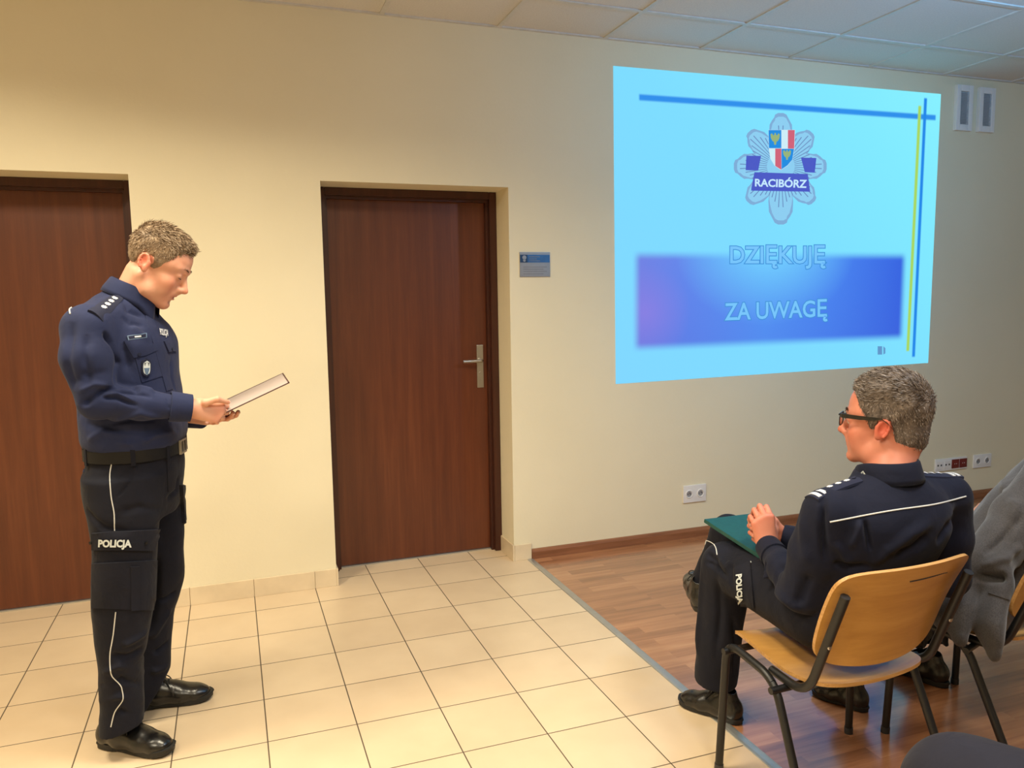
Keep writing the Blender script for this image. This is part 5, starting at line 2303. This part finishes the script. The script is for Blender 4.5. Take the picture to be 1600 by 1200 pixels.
    patch('cargo_pocket', t, (C2(508, 180), C2(524, 180), C2(530, 318), C2(518, 316)), M_TROUS, tr, .012, 3, 10)
    patch('hip_pocket_welt', t, (C2(153, 120), C2(166, 122), C2(166, 134), C2(153, 131)), M_SHIRTD, tr, .003, 3, 3)
    patch('fly_flap', t, (C2(462, 86), C2(478, 84), C2(478, 200), C2(466, 204)), M_TROUS, tr, .003, 2, 10)
    # belt with loops and buckle
    bm = bmesh.new()
    ring = []
    for i in range(64):
        a = 2 * math.pi * i / 64
        e = 2 / 2.4
        ca, sa = math.cos(a), math.sin(a)
        d = FB * math.copysign(abs(ca) ** e, ca) * .143 + LB * math.copysign(abs(sa) ** e, sa) * .176
        ring.append(np.array((-.366, -1.02, 0)) + d)
    o = belt_band(ring, 1.000, 1.040, .005)
    build_from(o, 'belt', M_BELT, root)
    for a in (-1.25, -2.2, .0 + .55, -.45, 2.2, 1.2):
        i = int((a % (2 * math.pi)) / (2 * math.pi) * 64)
        p, q = ring[i], ring[(i + 1) % 64]
        tdir = nrm(q - p)
        nd = np.cross(tdir, (0, 0, 1))
        bm = bmesh.new()
        c = p + nd * .0045
        vs = []
        for z in (.992, 1.046):
            for s1 in (-.007, .007):
                for s2 in (-.003, .003):
                    vs.append(bm.verts.new(tuple(c + tdir * s1 + nd * s2 + np.array((0, 0, z)))))
        bmesh.ops.convex_hull(bm, input=vs)
        build('belt_loop', bm, M_TROUS, tr, world=True)
    bm = bmesh.new()
    c = np.array((-.366, -1.02, 1.02)) + FB * .151
    for (s1, s2, z1, z2) in ((-.030, -.024, -.024, .024), (.024, .030, -.024, .024), (-.024, .024, .018, .024), (-.024, .024, -.024, -.018), (-.003, .003, -.018, .018)):
        vs = [bm.verts.new(tuple(c + LB * a_ + FB * b_ + np.array((0, 0, z_)))) for a_ in (s1, s2) for b_ in (-.003, .004) for z_ in (z1, z2)]
        bmesh.ops.convex_hull(bm, input=vs)
    build('buckle', bm, M_STEEL, root, world=True)
    # shoes
    h1 = on(154, 1150, 2, .03)
    t1 = on(273, 1168, 2, .025)
    h1[2] = t1[2] = 0
    dd = nrm(t1 - h1)
    h1 = t1 - dd * max(.29, np.linalg.norm(t1 - h1))
    make_shoe(root, h1, t1, name='shoe')
    t2 = on(336, 1077, 2, .03)
    t2[2] = 0
    h2 = t2 - .30 * nrm((.985, -.05, 0))
    make_shoe(root, h2, t2, name='shoe')

    # ---- the open folder he reads from (its own thing)
    fr = empty('folder', f0, 'thin open folder with pale pages, held in both hands by the standing officer', 'folder')
    W_, L__ = .215, .280
    def quadbox(name, u0, u1, v0, v1, h0, h1_, mat, parent):
        bm = bmesh.new()
        vs = [bm.verts.new(tuple(f0 + up_dir * u + yd * v + fn_ * h)) for u in (u0, u1) for v in (v0, v1) for h in (h0, h1_)]
        bmesh.ops.convex_hull(bm, input=vs)
        return build(name, bm, mat, parent, world=True)
    quadbox('cover', 0, L__, 0, W_, -.0035, -.0008, M_BURG, fr)
    quadbox('cover_rim', L__ - .004, L__, 0, W_, -.0008, .0016, M_BURG, fr)
    quadbox('cover_rim', 0, L__, W_ - .004, W_, -.0008, .0016, M_BURG, fr)
    quadbox('page', .003, L__ - .0045, .002, W_ - .0045, -.0006, .0006, M_PAPER, fr)
    return root


def belt_band(ring, z0, z1, th):
    bm = bmesh.new()
    n = len(ring)
    rows = []
    for off, z in ((0, z0), (th, z0 + .001), (th, z1 - .001), (0, z1)):
        r = []
        for i in range(n):
            t = nrm(ring[(i + 1) % n] - ring[i - 1])
            nd = np.cross(t, (0, 0, 1))
            r.append(bm.verts.new(tuple(ring[i] + nd * off + np.array((0, 0, z)))))
        rows.append(r)
    for a, b in zip(rows, rows[1:] + rows[:1]):
        for i in range(n):
            bm.faces.new((a[i], a[(i + 1) % n], b[(i + 1) % n], b[i]))
    return bm


def build_from(bm, name, mat, parent):
    return build(name, bm, mat, parent, world=True, smooth='auto')


M_BROW1 = plain('brow_hair', (.15, .09, .05), .7)
M_BURG = plain('burgundy_cover', (.065, .018, .022), .5)
M_PAPER = plain('pale_paper', (.40, .33, .305), .7, var=.02)
standing_officer()
# ------------------------------------------------------------ seated people
def seated(root, J, mats, hs, A, hc, seed, top_name='shirt', hands=None, hair=None, torso=None, sleeve=(.066, .060, .052, .041), leg=(.098, .080, .066, .070),
           extra_top=None, cr_top=(), cr_leg=(), shoes=None, hemz=None, brow=None, fold=1.0, legR=None, beard=0, cran=CRAN, ankle_flare=.0, lacc=True):
    """J: joints.  builds body, top, trousers, shoes; returns the trees of top and trousers"""
    a3 = lambda *v: np.array(v, float)
    shL, elL, wrL, shR, elR, wrR = [np.array(J[k], float) for k in ('shL', 'elL', 'wrL', 'shR', 'elR', 'wrR')]
    hipL, knL, anL, hipR, knR, anR = [np.array(J[k], float) for k in ('hipL', 'knL', 'anL', 'hipR', 'knR', 'anR')]
    nb = np.array(J['neck'], float)
    ends = [shL, elL, wrL, shR, elR, wrR, nb, hc]
    lo = np.min(ends, 0) - .17
    hi = np.max(ends, 0) + .17
    V = Vol(lo, hi, .0029)
    tl = [(r[0], r[1], r[2], r[3] * .72, r[4] * .72) for r in torso if r[0] < nb[2] - .05]
    V.loft((0, 0, 0), (0, 0, 1), J['side'], tl, .02)
    for s_, e_, w_ in ((shL, elL, wrL), (shR, elR, wrR)):
        V.cone(nb - (0, 0, .05), s_, .045, .042, .02)
        V.cone(s_, e_, .042, .036, .01)
        V.cone(e_, w_, .036, .027, .01)
    hb = hc + hs * (np.array((0, -.036, -.045)) @ A)
    V.cone(nb - (0, 0, .03), hb, .062, .059, .02)
    V.cone(nb, hc + hs * (np.array((0, .020, -.080)) @ A), .040, .032, .03)
    head_prims(V, hc, A, hs, mouth=0, lids=.3, cran=cran)
    hres = [hand(V, *h[0], **h[1]) for h in hands]
    P, F = V.mesh(1)
    kn = []
    for t, th, fr_ in hres:
        kn += [q[0] for q in t] + [q[1] for q in t] + [th[3]]
    T = skin_tints(P, hc, A, hs, [(k, .012) for k in kn])
    np_mesh('body', P, F, mats['skin'], root, T)
    for (t, th, fr_), h in zip(hres, hands):
        nails(root, t, th, fr_[2], M_NAIL, h[1].get('s', 1.))
    eyes(root, hc, A, hs, .1)
    brows(root, hc, A, hs, brow or mats['brow'], seed)
    if hair:
        make_hair(root, hc, A, hs, mats['hair'], **hair)

    # top garment
    V = Vol(np.minimum(lo, np.min([shL, elL, wrL, shR, elR, wrR], 0) - .12) - (0, 0, .12), hi + (.04, .04, 0), .0044)
    V.loft((0, 0, 0), (0, 0, 1), J['side'], torso, .02, n=2.35)
    for s_, e_, w_ in ((shL, elL, wrL), (shR, elR, wrR)):
        inner = nb * .45 + s_ * .55
        V.cone(inner + (0, 0, -.02), s_ + (nb - s_) * .06, .058, .062, .03)
        m = (s_ + e_) / 2
        V.chain([s_, m, e_], [sleeve[0], sleeve[0] * 1.02, sleeve[1]], .022)
        V.chain([e_, (e_ + w_) / 2, w_ + (e_ - w_) * .20], [sleeve[1], sleeve[2], sleeve[3]], .018)
    if extra_top:
        extra_top(V)
    for e_, w_ in ((elL, wrL), (elR, wrR)):
        d = nrm(w_ - e_)
        V.cone(w_ - d * .016, w_ + d * .05, sleeve[3] - .008, sleeve[3] - .006, .003, 's')
    V.cone(nb + (0, 0, .012), nb + (0, 0, .08), .058, .062, .006, 's')
    P, F = V.mesh(3)
    N_ = vnormals(P, F)
    P = P + N_ * (.0042 * fold * snoise(P * [1, 1, .7], 12, seed, 3) + .0018 * fold * snoise(P, 38, seed + 4, 2))[:, None]
    if cr_top:
        P = crease_px(P, F, cr_top)
    top = np_mesh(top_name, P, F, mats['top'], root)
    tt = bvh(P, F)

    # trousers
    pts = [hipL, knL, anL, hipR, knR, anR]
    V = Vol(np.min(pts, 0) - .21, np.max(pts, 0) + .21, .0046)
    pc = (hipL + hipR) / 2
    fwd = nrm((knL + knR) / 2 - pc)
    fwd[2] = 0
    fwd = nrm(fwd)
    rt = np.cross(fwd, (0, 0, 1))
    V.ell(pc + (0, 0, .015) + fwd * .01, (.175, .120, .095), .03, R=[rt, fwd, (0, 0, 1)])
    legs_ = (leg, legR or leg)
    for i, (h_, k_, a_) in enumerate(((hipL, knL, anL), (hipR, knR, anR))):
        leg = legs_[i]
        V.cone(h_, k_, leg[0], leg[1], .03)
        V.cone(k_, a_, leg[1], leg[3], .02)
        V.cone((k_ * .4 + a_ * .6), a_, leg[2], leg[3], .02)
        d = nrm(a_ - k_)
        V.plane(a_ + d * .006, d, .004, np.minimum(a_, a_) - .13, a_ + .13)
        V.cone(a_ - d * .02, a_ + d * .06, leg[3] - .010, leg[3] - .008, .004, 's')
    P, F = V.mesh(3)
    N_ = vnormals(P, F)
    P = P + N_ * (.0045 * snoise(P, 12, seed + 9, 3) + .0018 * snoise(P, 36, seed + 2, 2))[:, None]
    if cr_leg:
        P = crease_px(P, F, cr_leg)
    # rest on the seat instead of sinking into it
    zs = J.get('seat')
    if zs:
        m = P[:, 2] < zs
        near = np.hypot(P[:, 0] - pc[0], P[:, 1] - pc[1]) < .30
        m &= near
        P[m, 2] = zs + (P[m, 2] - zs) * .06
    tr = np_mesh('trousers', P, F, mats['legs'], root)
    tl_ = bvh(P, F)
    for h_, t_, up in shoes:
        make_shoe(root, h_, t_, up=up, lace=lacc)
    return top, tt, tr, tl_


def C5(x, y):      # crop x3.87 from 1240,690
    return (1240 + x / 3.87, 690 + y / 3.87)


def C6(x, y):      # crop x6 from 1080,770
    return (1080 + x / 6, 770 + y / 6)


M_SKIN2 = skin_mat('ruddy_skin', (.57, .225, .150), 0)
M_HAIR2 = hair_mat('greying_hair', (.040, .030, .026), (.150, .118, .100), (.36, .31, .28))
M_BROW2 = plain('grey_brow_hair', (.12, .09, .07), .7)
M_SHIRT2 = cloth('dark_navy_shirt_cloth', (.0048, .0066, .0205), fold=.35, sheen=.03)
M_FOLD = plain('green_folder_cloth', (.007, .062, .052), .45, var=.12, scale=60, bump=.15)
M_GLASSF = plain('black_glasses_frame', (.008, .007, .007), .25)


def lens_mat():
    m, nt, N, L, b = new_mat('glasses_lens')
    b.inputs['Base Color'].default_value = (1, 1, 1, 1)
    b.inputs['Roughness'].default_value = .02
    b.inputs['Transmission Weight'].default_value = 1
    b.inputs['IOR'].default_value = 1.1
    return m


def comb_fwd(p):
    if p[2] > .06:
        return np.array((p[0] * 1.0, .9, .1 + (.5 if p[1] > .03 else 0)))
    return np.array((0, -.4, -.8)) if p[1] < .0 else np.array((0, .2, -.8))


def glasses(root, hc, A, hs):
    T = lambda p: hc + hs * (np.array(p, float) @ A)
    g = empty('glasses', tuple(hc))
    g.parent = root
    g.matrix_parent_inverse = WM(root).inverted()
    bpy.context.view_layer.update()
    for q in (-1, 1):
        lp = []
        for i in range(28):
            a = 2 * math.pi * i / 28
            ca, sa = math.cos(a), math.sin(a)
            x = q * (.034 + math.copysign(abs(ca) ** .55, ca) * .026)
            z = .001 + math.copysign(abs(sa) ** .6, sa) * .0165
            lp.append(T((x, .1065 - abs(x) * .16, z)))
        bm = bmesh.new()
        sweep(bm, lp + [lp[0]], .0016, 8)
        build('rim', bm, M_GLASSF, g, world=True, smooth='auto')
        bm = bmesh.new()
        bm.faces.new([bm.verts.new(tuple(p)) for p in lp])
        bm.faces.new([bm.verts.new(tuple(p + .0012 * A[1])) for p in lp][::-1])
        build('lens', bm, M_LENS, g, world=True)
        # thick upper bar of the rim
        bm = bmesh.new()
        sweep(bm, [T((q * x, .1072 - x * .16, .0165)) for x in (.010, .03, .05, .064)], .0026, 8)
        build('brow_bar', bm, M_GLASSF, g, world=True, smooth='auto')
        pts = [(.0640, .0955, .0160), (.0735, .087, .0160), (.0795, .040, .0165), (.0830, .002, .0190), (.0860, -.016, .0215), (.0870, -.034, .0105), (.0850, -.050, -.0075)]
        bm = bmesh.new()
        # flat band temple
        P3 = [T((q * x, y, z)) for x, y, z in pts]
        hts = [.0052, .0056, .0052, .0040, .0038, .0046, .0046]
        rows = []
        for k, p in enumerate(P3):
            up = A[2] * hts[k] * hs
            if k >= 4:
                up = (A[2] * .6 - A[1] * -.6) * hts[k] * hs
            sd = A[0] * .0013
            rows.append([bm.verts.new(tuple(p + up * s1 + sd * s2)) for s1, s2 in ((1, -1), (1, 1), (-1, 1), (-1, -1))])
        for a, b in zip(rows, rows[1:]):
            for i in range(4):
                bm.faces.new((a[i], a[(i + 1) % 4], b[(i + 1) % 4], b[i]))
        bm.faces.new(rows[0][::-1])
        bm.faces.new(rows[-1])
        build('temple', bm, M_GLASSF, g, world=True)
    bm = bmesh.new()
    sweep(bm, [T((-.010, .1052, .008)), T((0, .1085, .010)), T((.010, .1052, .008))], .0018, 8)
    build('bridge', bm, M_GLASSF, g, world=True, smooth='auto')


M_LENS = lens_mat()


def seated_officer():
    root = person('person', (1.63, -2.05, 0), 'greying officer in glasses and navy uniform, seated with hands clasped over a green folder')
    hs = 1.09
    az = math.radians(-28)
    fw = nrm((math.sin(az), math.cos(az), .04))
    A = frame3(fw, (0, 0, 1))
    ear = on(1379, 671, 1, -2.215)
    hc = ear - hs * (np.array((-.0785, -.018, -.006)) @ A)
    wrL = px3(1199, 853, -1.88)
    wrR = px3(1222, 838, -1.81)
    J = dict(shL=(1.470, -2.205, .895), elL=px3(1252, 925, -2.13), wrL=wrL, shR=(1.920, -2.20, .895), elR=(1.965, -2.170, .640), wrR=wrR,
             hipL=(1.545, -2.10, .555), knL=(1.520, -1.680, .570), anL=px3(1119, 1062, -1.63), hipR=(1.735, -2.10, .550), knR=(1.655, -1.500, .622), anR=(1.625, -1.40, .360),
             neck=(1.675, -2.215, .985), side=(1, 0, 0), seat=.449)
    torso = [(.50, 1.640, -2.100, .180, .135), (.60, 1.648, -2.115, .185, .138), (.72, 1.660, -2.155, .198, .138), (.82, 1.668, -2.200, .208, .130), (.89, 1.672, -2.212, .200, .118),
             (.935, 1.674, -2.212, .165, .100), (.965, 1.675, -2.212, .115, .085), (1.0, 1.672, -2.205, .078, .072)]
    # hands: the left upright with its back to the camera, the right one gripping round it
    vd = nrm(on(1199, 840, 1, -1.86) - CAM)
    scr_r = AX
    upw = np.array((0, 0, 1.))
    D1 = nrm(upw + scr_r * -.10 + np.array((0, .18, 0)))
    W1 = wrL
    h1 = ((W1, D1, vd, scr_r), dict(s=.96, curls=[(.75, 1.30, .8), (.80, 1.30, .8), (.85, 1.30, .8), (.90, 1.30, .8)], spread=.03,
                                    thumb=[(.02, .024, .008), (.046, .042, .022), (.068, .046, .034), (.088, .040, .044)]))
    D2 = nrm(-scr_r + upw * .30 + vd * .05)
    h2 = ((wrR, D2, -vd, upw), dict(s=.96, curls=[(.75, .85, .7), (.80, .9, .7), (.85, .9, .7), (.90, .9, .7)], spread=.06,
                                    thumb=[(.02, .024, .008), (.045, .046, .012), (.068, .062, .006), (.088, .070, -.002)]))
    cr = [([C5(415, 470), C5(380, 560), C5(330, 650)], .012, .008), ([C5(425, 470), C5(450, 570), C5(465, 670)], .007, -.012),
          ([C5(190, 330), C5(175, 450), C5(180, 600), C5(200, 740)], .009, -.013),
          ([C5(850, 480), C5(700, 560), C5(560, 660), C5(450, 760)], .016, .008), ([C5(820, 560), C5(740, 640), C5(600, 700)], .014, -.010),
          ([C5(1000, 430), C5(930, 520), C5(860, 620)], .014, -.008), ([C5(230, 740), C5(330, 760), C5(480, 750)], .012, -.010),
          ([C5(240, 600), C5(300, 680), C5(350, 740)], .012, .007), ([C5(60, 420), C5(60, 600), C5(90, 760)], .016, .006),
          ([C5(100, 800), C5(60, 900), C5(20, 1000)], .014, -.010),
          ([C6(700, 640), C6(620, 720), C6(560, 860)], .007, -.009), ([C6(690, 690), C6(640, 780), C6(620, 880)], .006, .007), ([C6(660, 720), C6(590, 800), C6(560, 900)], .006, .006),
          ([C6(900, 500), C6(840, 700), C6(800, 900)], .014, -.008), ([C6(760, 900), C6(880, 1000), C6(1050, 1100)], .014, .008)]
    crl = [([C6(150, 560), C6(230, 640), C6(260, 760)], .010, -.009), ([C6(250, 600), C6(330, 700), C6(380, 640)], .010, .006), ([C6(380, 650), C6(370, 760), C6(400, 900)], .010, -.006),
           ([(1120, 900), (1125, 960), (1118, 1030)], .012, -.008), ([(1098, 880), (1094, 960), (1090, 1030)], .014, .007), ([(1145, 960), (1150, 1010), (1146, 1060)], .010, -.008),
           ([(1090, 870), (1110, 880), (1140, 905)], .008, -.008)]
    t2 = on(1060, 1083, 2, .03)
    t2[2] = 0
    h2s = on(1160, 1120, 2, .03)
    h2s[2] = 0
    h2s = h2s + nrm(t2 - h2s) * .0
    top, tt, tr, tl_ = seated(root, J, dict(skin=M_SKIN2, hair=M_HAIR2, top=M_SHIRT2, legs=M_TROUS, brow=M_BROW2), hs, A, hc, 21, 'shirt', [h1, h2],
                              dict(thick_top=.012, thick_side=.0045, seed=8, nstr=17000, length=(.006, .015), comb=comb_fwd, lift=.20, spread=.6, cran=CRAN2,
                                   hl=(HL_Y, HL_Z + np.array([-.045, -.050, -.050, -.040, -.01, 0, 0, 0, 0, .004, .006, .008, .008, .008, .008]))), torso, cran=CRAN2,
                              cr_top=cr, cr_leg=crl, leg=(.100, .084, .070, .068), legR=(.088, .066, .060, .062),
                              shoes=[(h2s, t2, (0, 0, 1)), ((1.566, -1.465, .305), (1.680, -1.220, .345), (-.1, -.1, 1))])
    collar('collar', (1.676, -2.210, .988), (-.03, .07, 1), (-.35, .9, 0), .071, .042, M_SHIRT2, top, 22, rb=.073)
    cob = [k for k in bpy.data.objects if k.parent == top and k.name.startswith('collar')][0]
    ct = BVHTree.FromPolygons([v.co[:] for v in cob.data.vertices], [tuple(p.vertices) for p in cob.data.polygons])
    lettering('collar_lettering', ct, 'POLICJA', ((1343, 741), (1350, 735), (1353, 741), (1346, 748)), M_BADGEW, cob, .0025, .03)
    epaulette(top, tt, (1.418, -2.195, .955), (1.580, -2.205, .992), .062, (.40, .57, .74), (.08, .20), M_SHIRTD)
    epaulette(top, tt, (1.945, -2.195, .945), (1.78, -2.205, .992), .062, (.40, .57, .74), (.08, .20), M_SHIRTD)
    strand('back_piping', tt, [C5(220, 486), C5(400, 452), C5(600, 416), C5(860, 378), C5(1040, 331)], .0021, M_PIPE, top, .0012)
    for e, w in ((J['elL'], wrL), (J['elR'], wrR)):
        d = nrm(w - np.array(e))
        bm = bmesh.new()
        a = w - d * .065
        b = w - d * .004
        sweep(bm, [a - d * .002, a, b, b + d * .001, b - d * .004], [.0405, .0450, .0400, .0375, .0340], 28, caps=False)
        build('cuff', bm, M_SHIRT2, top, world=True, smooth='auto')
    # collar lettering tab
    # trousers: flap, lettering, piping over the knee
    cf = patch('cargo_pocket_flap', tl_, (C6(420, 700), C6(560, 640), C6(600, 1080), C6(440, 1060)), M_TROUS, tr, .006, 8, 14, bulge=.002)
    text_q = (C6(500, 775), C6(512, 1010), C6(466, 1020), C6(448, 779))
    lettering('flap_lettering', tl_, 'POLICJA', text_q, M_BADGEW, cf, .0125, .045)
    strand('knee_piping', tl_, [C6(60, 520), C6(70, 470), C6(130, 447), C6(195, 468), C6(232, 520), C6(244, 582)], .0017, M_PIPE, tr, .001)
    strand('side_piping', tl_, [C6(524, 955), C6(545, 975), C6(568, 1000)], .0015, M_PIPE, tr, .003)
    l, n_ = hit(tl_, 1172, 879)
    bm = bmesh.new()
    sweep(bm, [l, l + n_ * .003], .005, 12)
    build('snap_button', bm, M_BADGEW, tr, world=True, smooth='auto')
    glasses(root, hc, A, hs)

    # ---- the green folder on his lap
    Ap = on(1101, 811, 1, -1.57)
    Bp = on(1178, 861, 1, -1.825)
    d1 = nrm(Bp - Ap)
    Dp = on(1226, 796, 1, -1.540)
    d2 = Dp - Ap
    d2 = nrm(d2 - d1 * (d2 @ d1))
    n = nrm(np.cross(d1, d2))
    if n[2] < 0:
        n = -n
    fo = empty('folder', tuple(Ap), 'closed green folder lying on the lap of the seated officer in glasses', 'folder')
    W_, L__, th = .225, .31, .013

    def qb(name, u0, u1, v0, v1, h0, h1_, mat, parent, bev=.0015):
        bm = bmesh.new()
        vs = [bm.verts.new(tuple(Ap + d1 * u + d2 * v - n * h)) for u in (u0, u1) for v in (v0, v1) for h in (h0, h1_)]
        bmesh.ops.convex_hull(bm, input=vs)
        return build(name, bm, mat, parent, world=True, bevel=bev)
    qb('front_cover', 0, L__, 0, W_, 0, .0028, M_FOLD, fo, .001)
    qb('back_cover', 0, L__, 0, W_, th - .0028, th, M_FOLD, fo, .001)
    qb('spine', 0, L__, -.0015, .0025, .0004, th - .0004, M_FOLD, fo, .0008)
    qb('papers', .004, L__ - .004, .0035, W_ - .004, .0032, th - .0032, M_PAPER, fo, 0)


seated_officer()

# ---- person in the grey jacket at the right edge
M_TWEED = cloth('grey_jacket_cloth', (.055, .050, .051), fold=.25, sheen=.2, coarse=.35, bump=.5)
M_SLATE = cloth('slate_trouser_cloth', (.013, .013, .023), fold=.4, sheen=.04)
M_BLKT = cloth('black_trouser_cloth', (.008, .008, .010), fold=.4)
M_DKTOP = cloth('dark_pullover_cloth', (.020, .022, .034), fold=.4)
M_SKIN3 = skin_mat('skin_3', (.60, .31, .21), 0)
M_HAIR3 = hair_mat('brown_hair', (.020, .013, .009), (.060, .038, .025), (.12, .08, .055))


def rel(o, az, pts):
    f = np.array((math.sin(az), math.cos(az), 0))
    r = np.array((math.cos(az), -math.sin(az), 0))
    return {k: np.array((o[0], o[1], 0)) + r * p[0] + f * p[1] + np.array((0, 0, p[2])) for k, p in pts.items()}


def grey_person():
    root = person('person', (2.32, -2.0, 0), 'person in a grey woollen jacket and black trousers, sitting at the right edge')
    hs = 1.02
    hc = np.array((2.83, -1.93, 1.18))
    A = frame3(nrm((-.3, .95, -.1)), (0, 0, 1))
    J = dict(shL=(2.455, -2.115, .875), elL=(2.168, -2.140, .645), wrL=(2.48, -1.99, .62), shR=(2.92, -1.97, .90), elR=(3.0, -1.84, .66), wrR=(2.86, -1.72, .66),
             hipL=(2.23, -2.05, .560), knL=(2.30, -1.63, .545), anL=(2.00, -1.76, .135), hipR=(2.42, -1.99, .560), knR=(2.46, -1.55, .57), anR=(2.44, -1.70, .135),
             neck=(2.76, -2.00, .995), side=(.95, .31, 0), seat=.449)
    O_ = np.array((0, 0))
    sd = nrm(J['side'])
    vv = np.cross((0, 0, 1), sd)

    def st(z, x, y, a, b):
        p = np.array((x, y, 0.))
        return (z, p @ sd, p @ vv, a, b)
    torso = [st(.500, 2.310, -2.02, .205, .165), st(.60, 2.38, -2.015, .180, .155), st(.72, 2.49, -2.01, .170, .140), st(.82, 2.59, -2.01, .190, .130), st(.90, 2.68, -2.01, .185, .112),
             st(.945, 2.73, -2.01, .14, .095), st(1.00, 2.765, -2.0, .085, .075)]

    def tail(V):
        # the jacket's side hanging over the edge of the seat
        V.chain([(2.125, -2.10, .60), (2.060, -2.13, .50), (2.030, -2.17, .435)], [.060, .052, .030], .04, flat=(1, -.3, 0), f=.55)
        V.chain([(2.16, -2.19, .60), (2.09, -2.22, .48), (2.075, -2.25, .415)], [.070, .055, .030], .04, flat=(1, -.6, 0), f=.5)
        V.chain([(2.10, -2.06, .58), (2.02, -2.10, .47)], [.055, .035], .04, flat=(1, -.3, 0), f=.5)
    h = lambda w, d, s_: ((np.array(w), np.array(d), np.array((0, 0, -1.)), np.array(s_)), dict(s=.95, curls=[(.3, .5, .3)] * 4, spread=.05))
    cr = [([(1560, 745), (1585, 790), (1580, 850)], .016, .010), ([(1600, 800), (1570, 840), (1535, 870)], .014, -.012), ([(1598, 850), (1570, 875), (1530, 885)], .012, .010),
          ([(1600, 885), (1565, 903), (1525, 903)], .012, -.026)]
    top, tt, tr, tl_ = seated(root, J, dict(skin=M_SKIN3, hair=M_HAIR3, top=M_TWEED, legs=M_BLKT, brow=M_HAIR3b), hs, A, hc, 31, 'jacket',
                              [h(J['wrL'], (.85, .5, -.10), (.5, -.8, .2)), h(J['wrR'], (-.6, .75, -.1), (-.8, -.5, .2))],
                              dict(thick_top=.014, thick_side=.005, seed=9, nstr=5000, length=(.01, .02), comb=comb_fwd, lift=.3, spread=.6), torso,
                              sleeve=(.078, .072, .060, .048), extra_top=tail, cr_top=cr, fold=1.5, leg=(.092, .074, .064, .064),
                              shoes=[(on(1357, 1105, 2, .02) * (1, 1, 0), on(1268, 1073, 2, .02) * (1, 1, 0), (0, 0, 1)), ((2.445, -1.79, 0), (2.36, -1.50, 0), (0, 0, 1))])
    collar('jacket_collar', (2.765, -2.005, .98), (.0, .05, 1), (-.3, .95, 0), .078, .040, M_TWEED, top, 35, rb=.08)
    patch('pocket_welt', tt, ((1546, 922), (1588, 935), (1587, 941), (1545, 927)), M_TWEED, top, .004, 8, 2)


M_HAIR3b = plain('dark_brow_hair', (.04, .025, .018), .7)
grey_person()


def near_person():
    root = person('person', (1.58, -3.1, 0), 'person in slate blue trousers whose knee shows at the bottom right corner')
    hs = 1.02
    o, az = (1.60, -3.20), math.radians(0)
    J = rel(o, az, dict(shL=(-.20, -.16, .93), elL=(-.27, -.02, .66), wrL=(-.12, .22, .66), shR=(.20, -.16, .93), elR=(.27, -.02, .66), wrR=(.12, .22, .66),
                        hipL=(-.10, -.07, .56), knL=(-.165, .435, .50), anL=(-.15, .36, .125), hipR=(.10, -.07, .56), knR=(.20, .42, .565), anR=(.20, .36, .125), neck=(0, -.17, 1.03)))
    J['side'] = (1, 0, 0)
    J['seat'] = .449
    J['knL'] = np.array((1.300, -2.800, .490))
    J['hipL'] = np.array((1.50, -3.26, .550))
    J['anL'] = np.array((1.36, -2.87, .125))
    J['hipR'] = np.array((1.70, -3.28, .555))
    hc = np.array((o[0], o[1] - .12, 1.20))
    A = frame3((0, 1, -.05), (0, 0, 1))
    x, y = o[0], o[1]
    torso = [(.50, x, y - .05, .180, .140), (.62, x, y - .06, .180, .138), (.74, x, y - .10, .190, .135), (.86, x, y - .15, .200, .125), (.93, x, y - .16, .185, .110), (.975, x, y - .16, .13, .09), (1.03, x, y - .16, .08, .07)]
    h = lambda w, d, s_: ((np.array(w), np.array(d), np.array((0, 0, -1.)), np.array(s_)), dict(s=.95, curls=[(.3, .5, .3)] * 4, spread=.05))
    seated(root, J, dict(skin=M_SKIN3, hair=M_HAIR3, top=M_DKTOP, legs=M_SLATE, brow=M_HAIR3b), hs, A, hc, 41, 'pullover',
           [h(J['wrL'], (.5, .8, -.2), (.8, -.5, .2)), h(J['wrR'], (-.5, .8, -.2), (-.8, -.5, .2))],
           dict(thick_top=.014, thick_side=.005, seed=19, nstr=4000, length=(.01, .02), comb=comb_fwd, lift=.3, spread=.6), torso,
           leg=(.105, .112, .080, .066), shoes=[((1.365, -2.94, 0), (1.35, -2.65, 0), (0, 0, 1)), ((1.80, -2.91, 0), (1.82, -2.62, 0), (0, 0, 1))])


near_person()
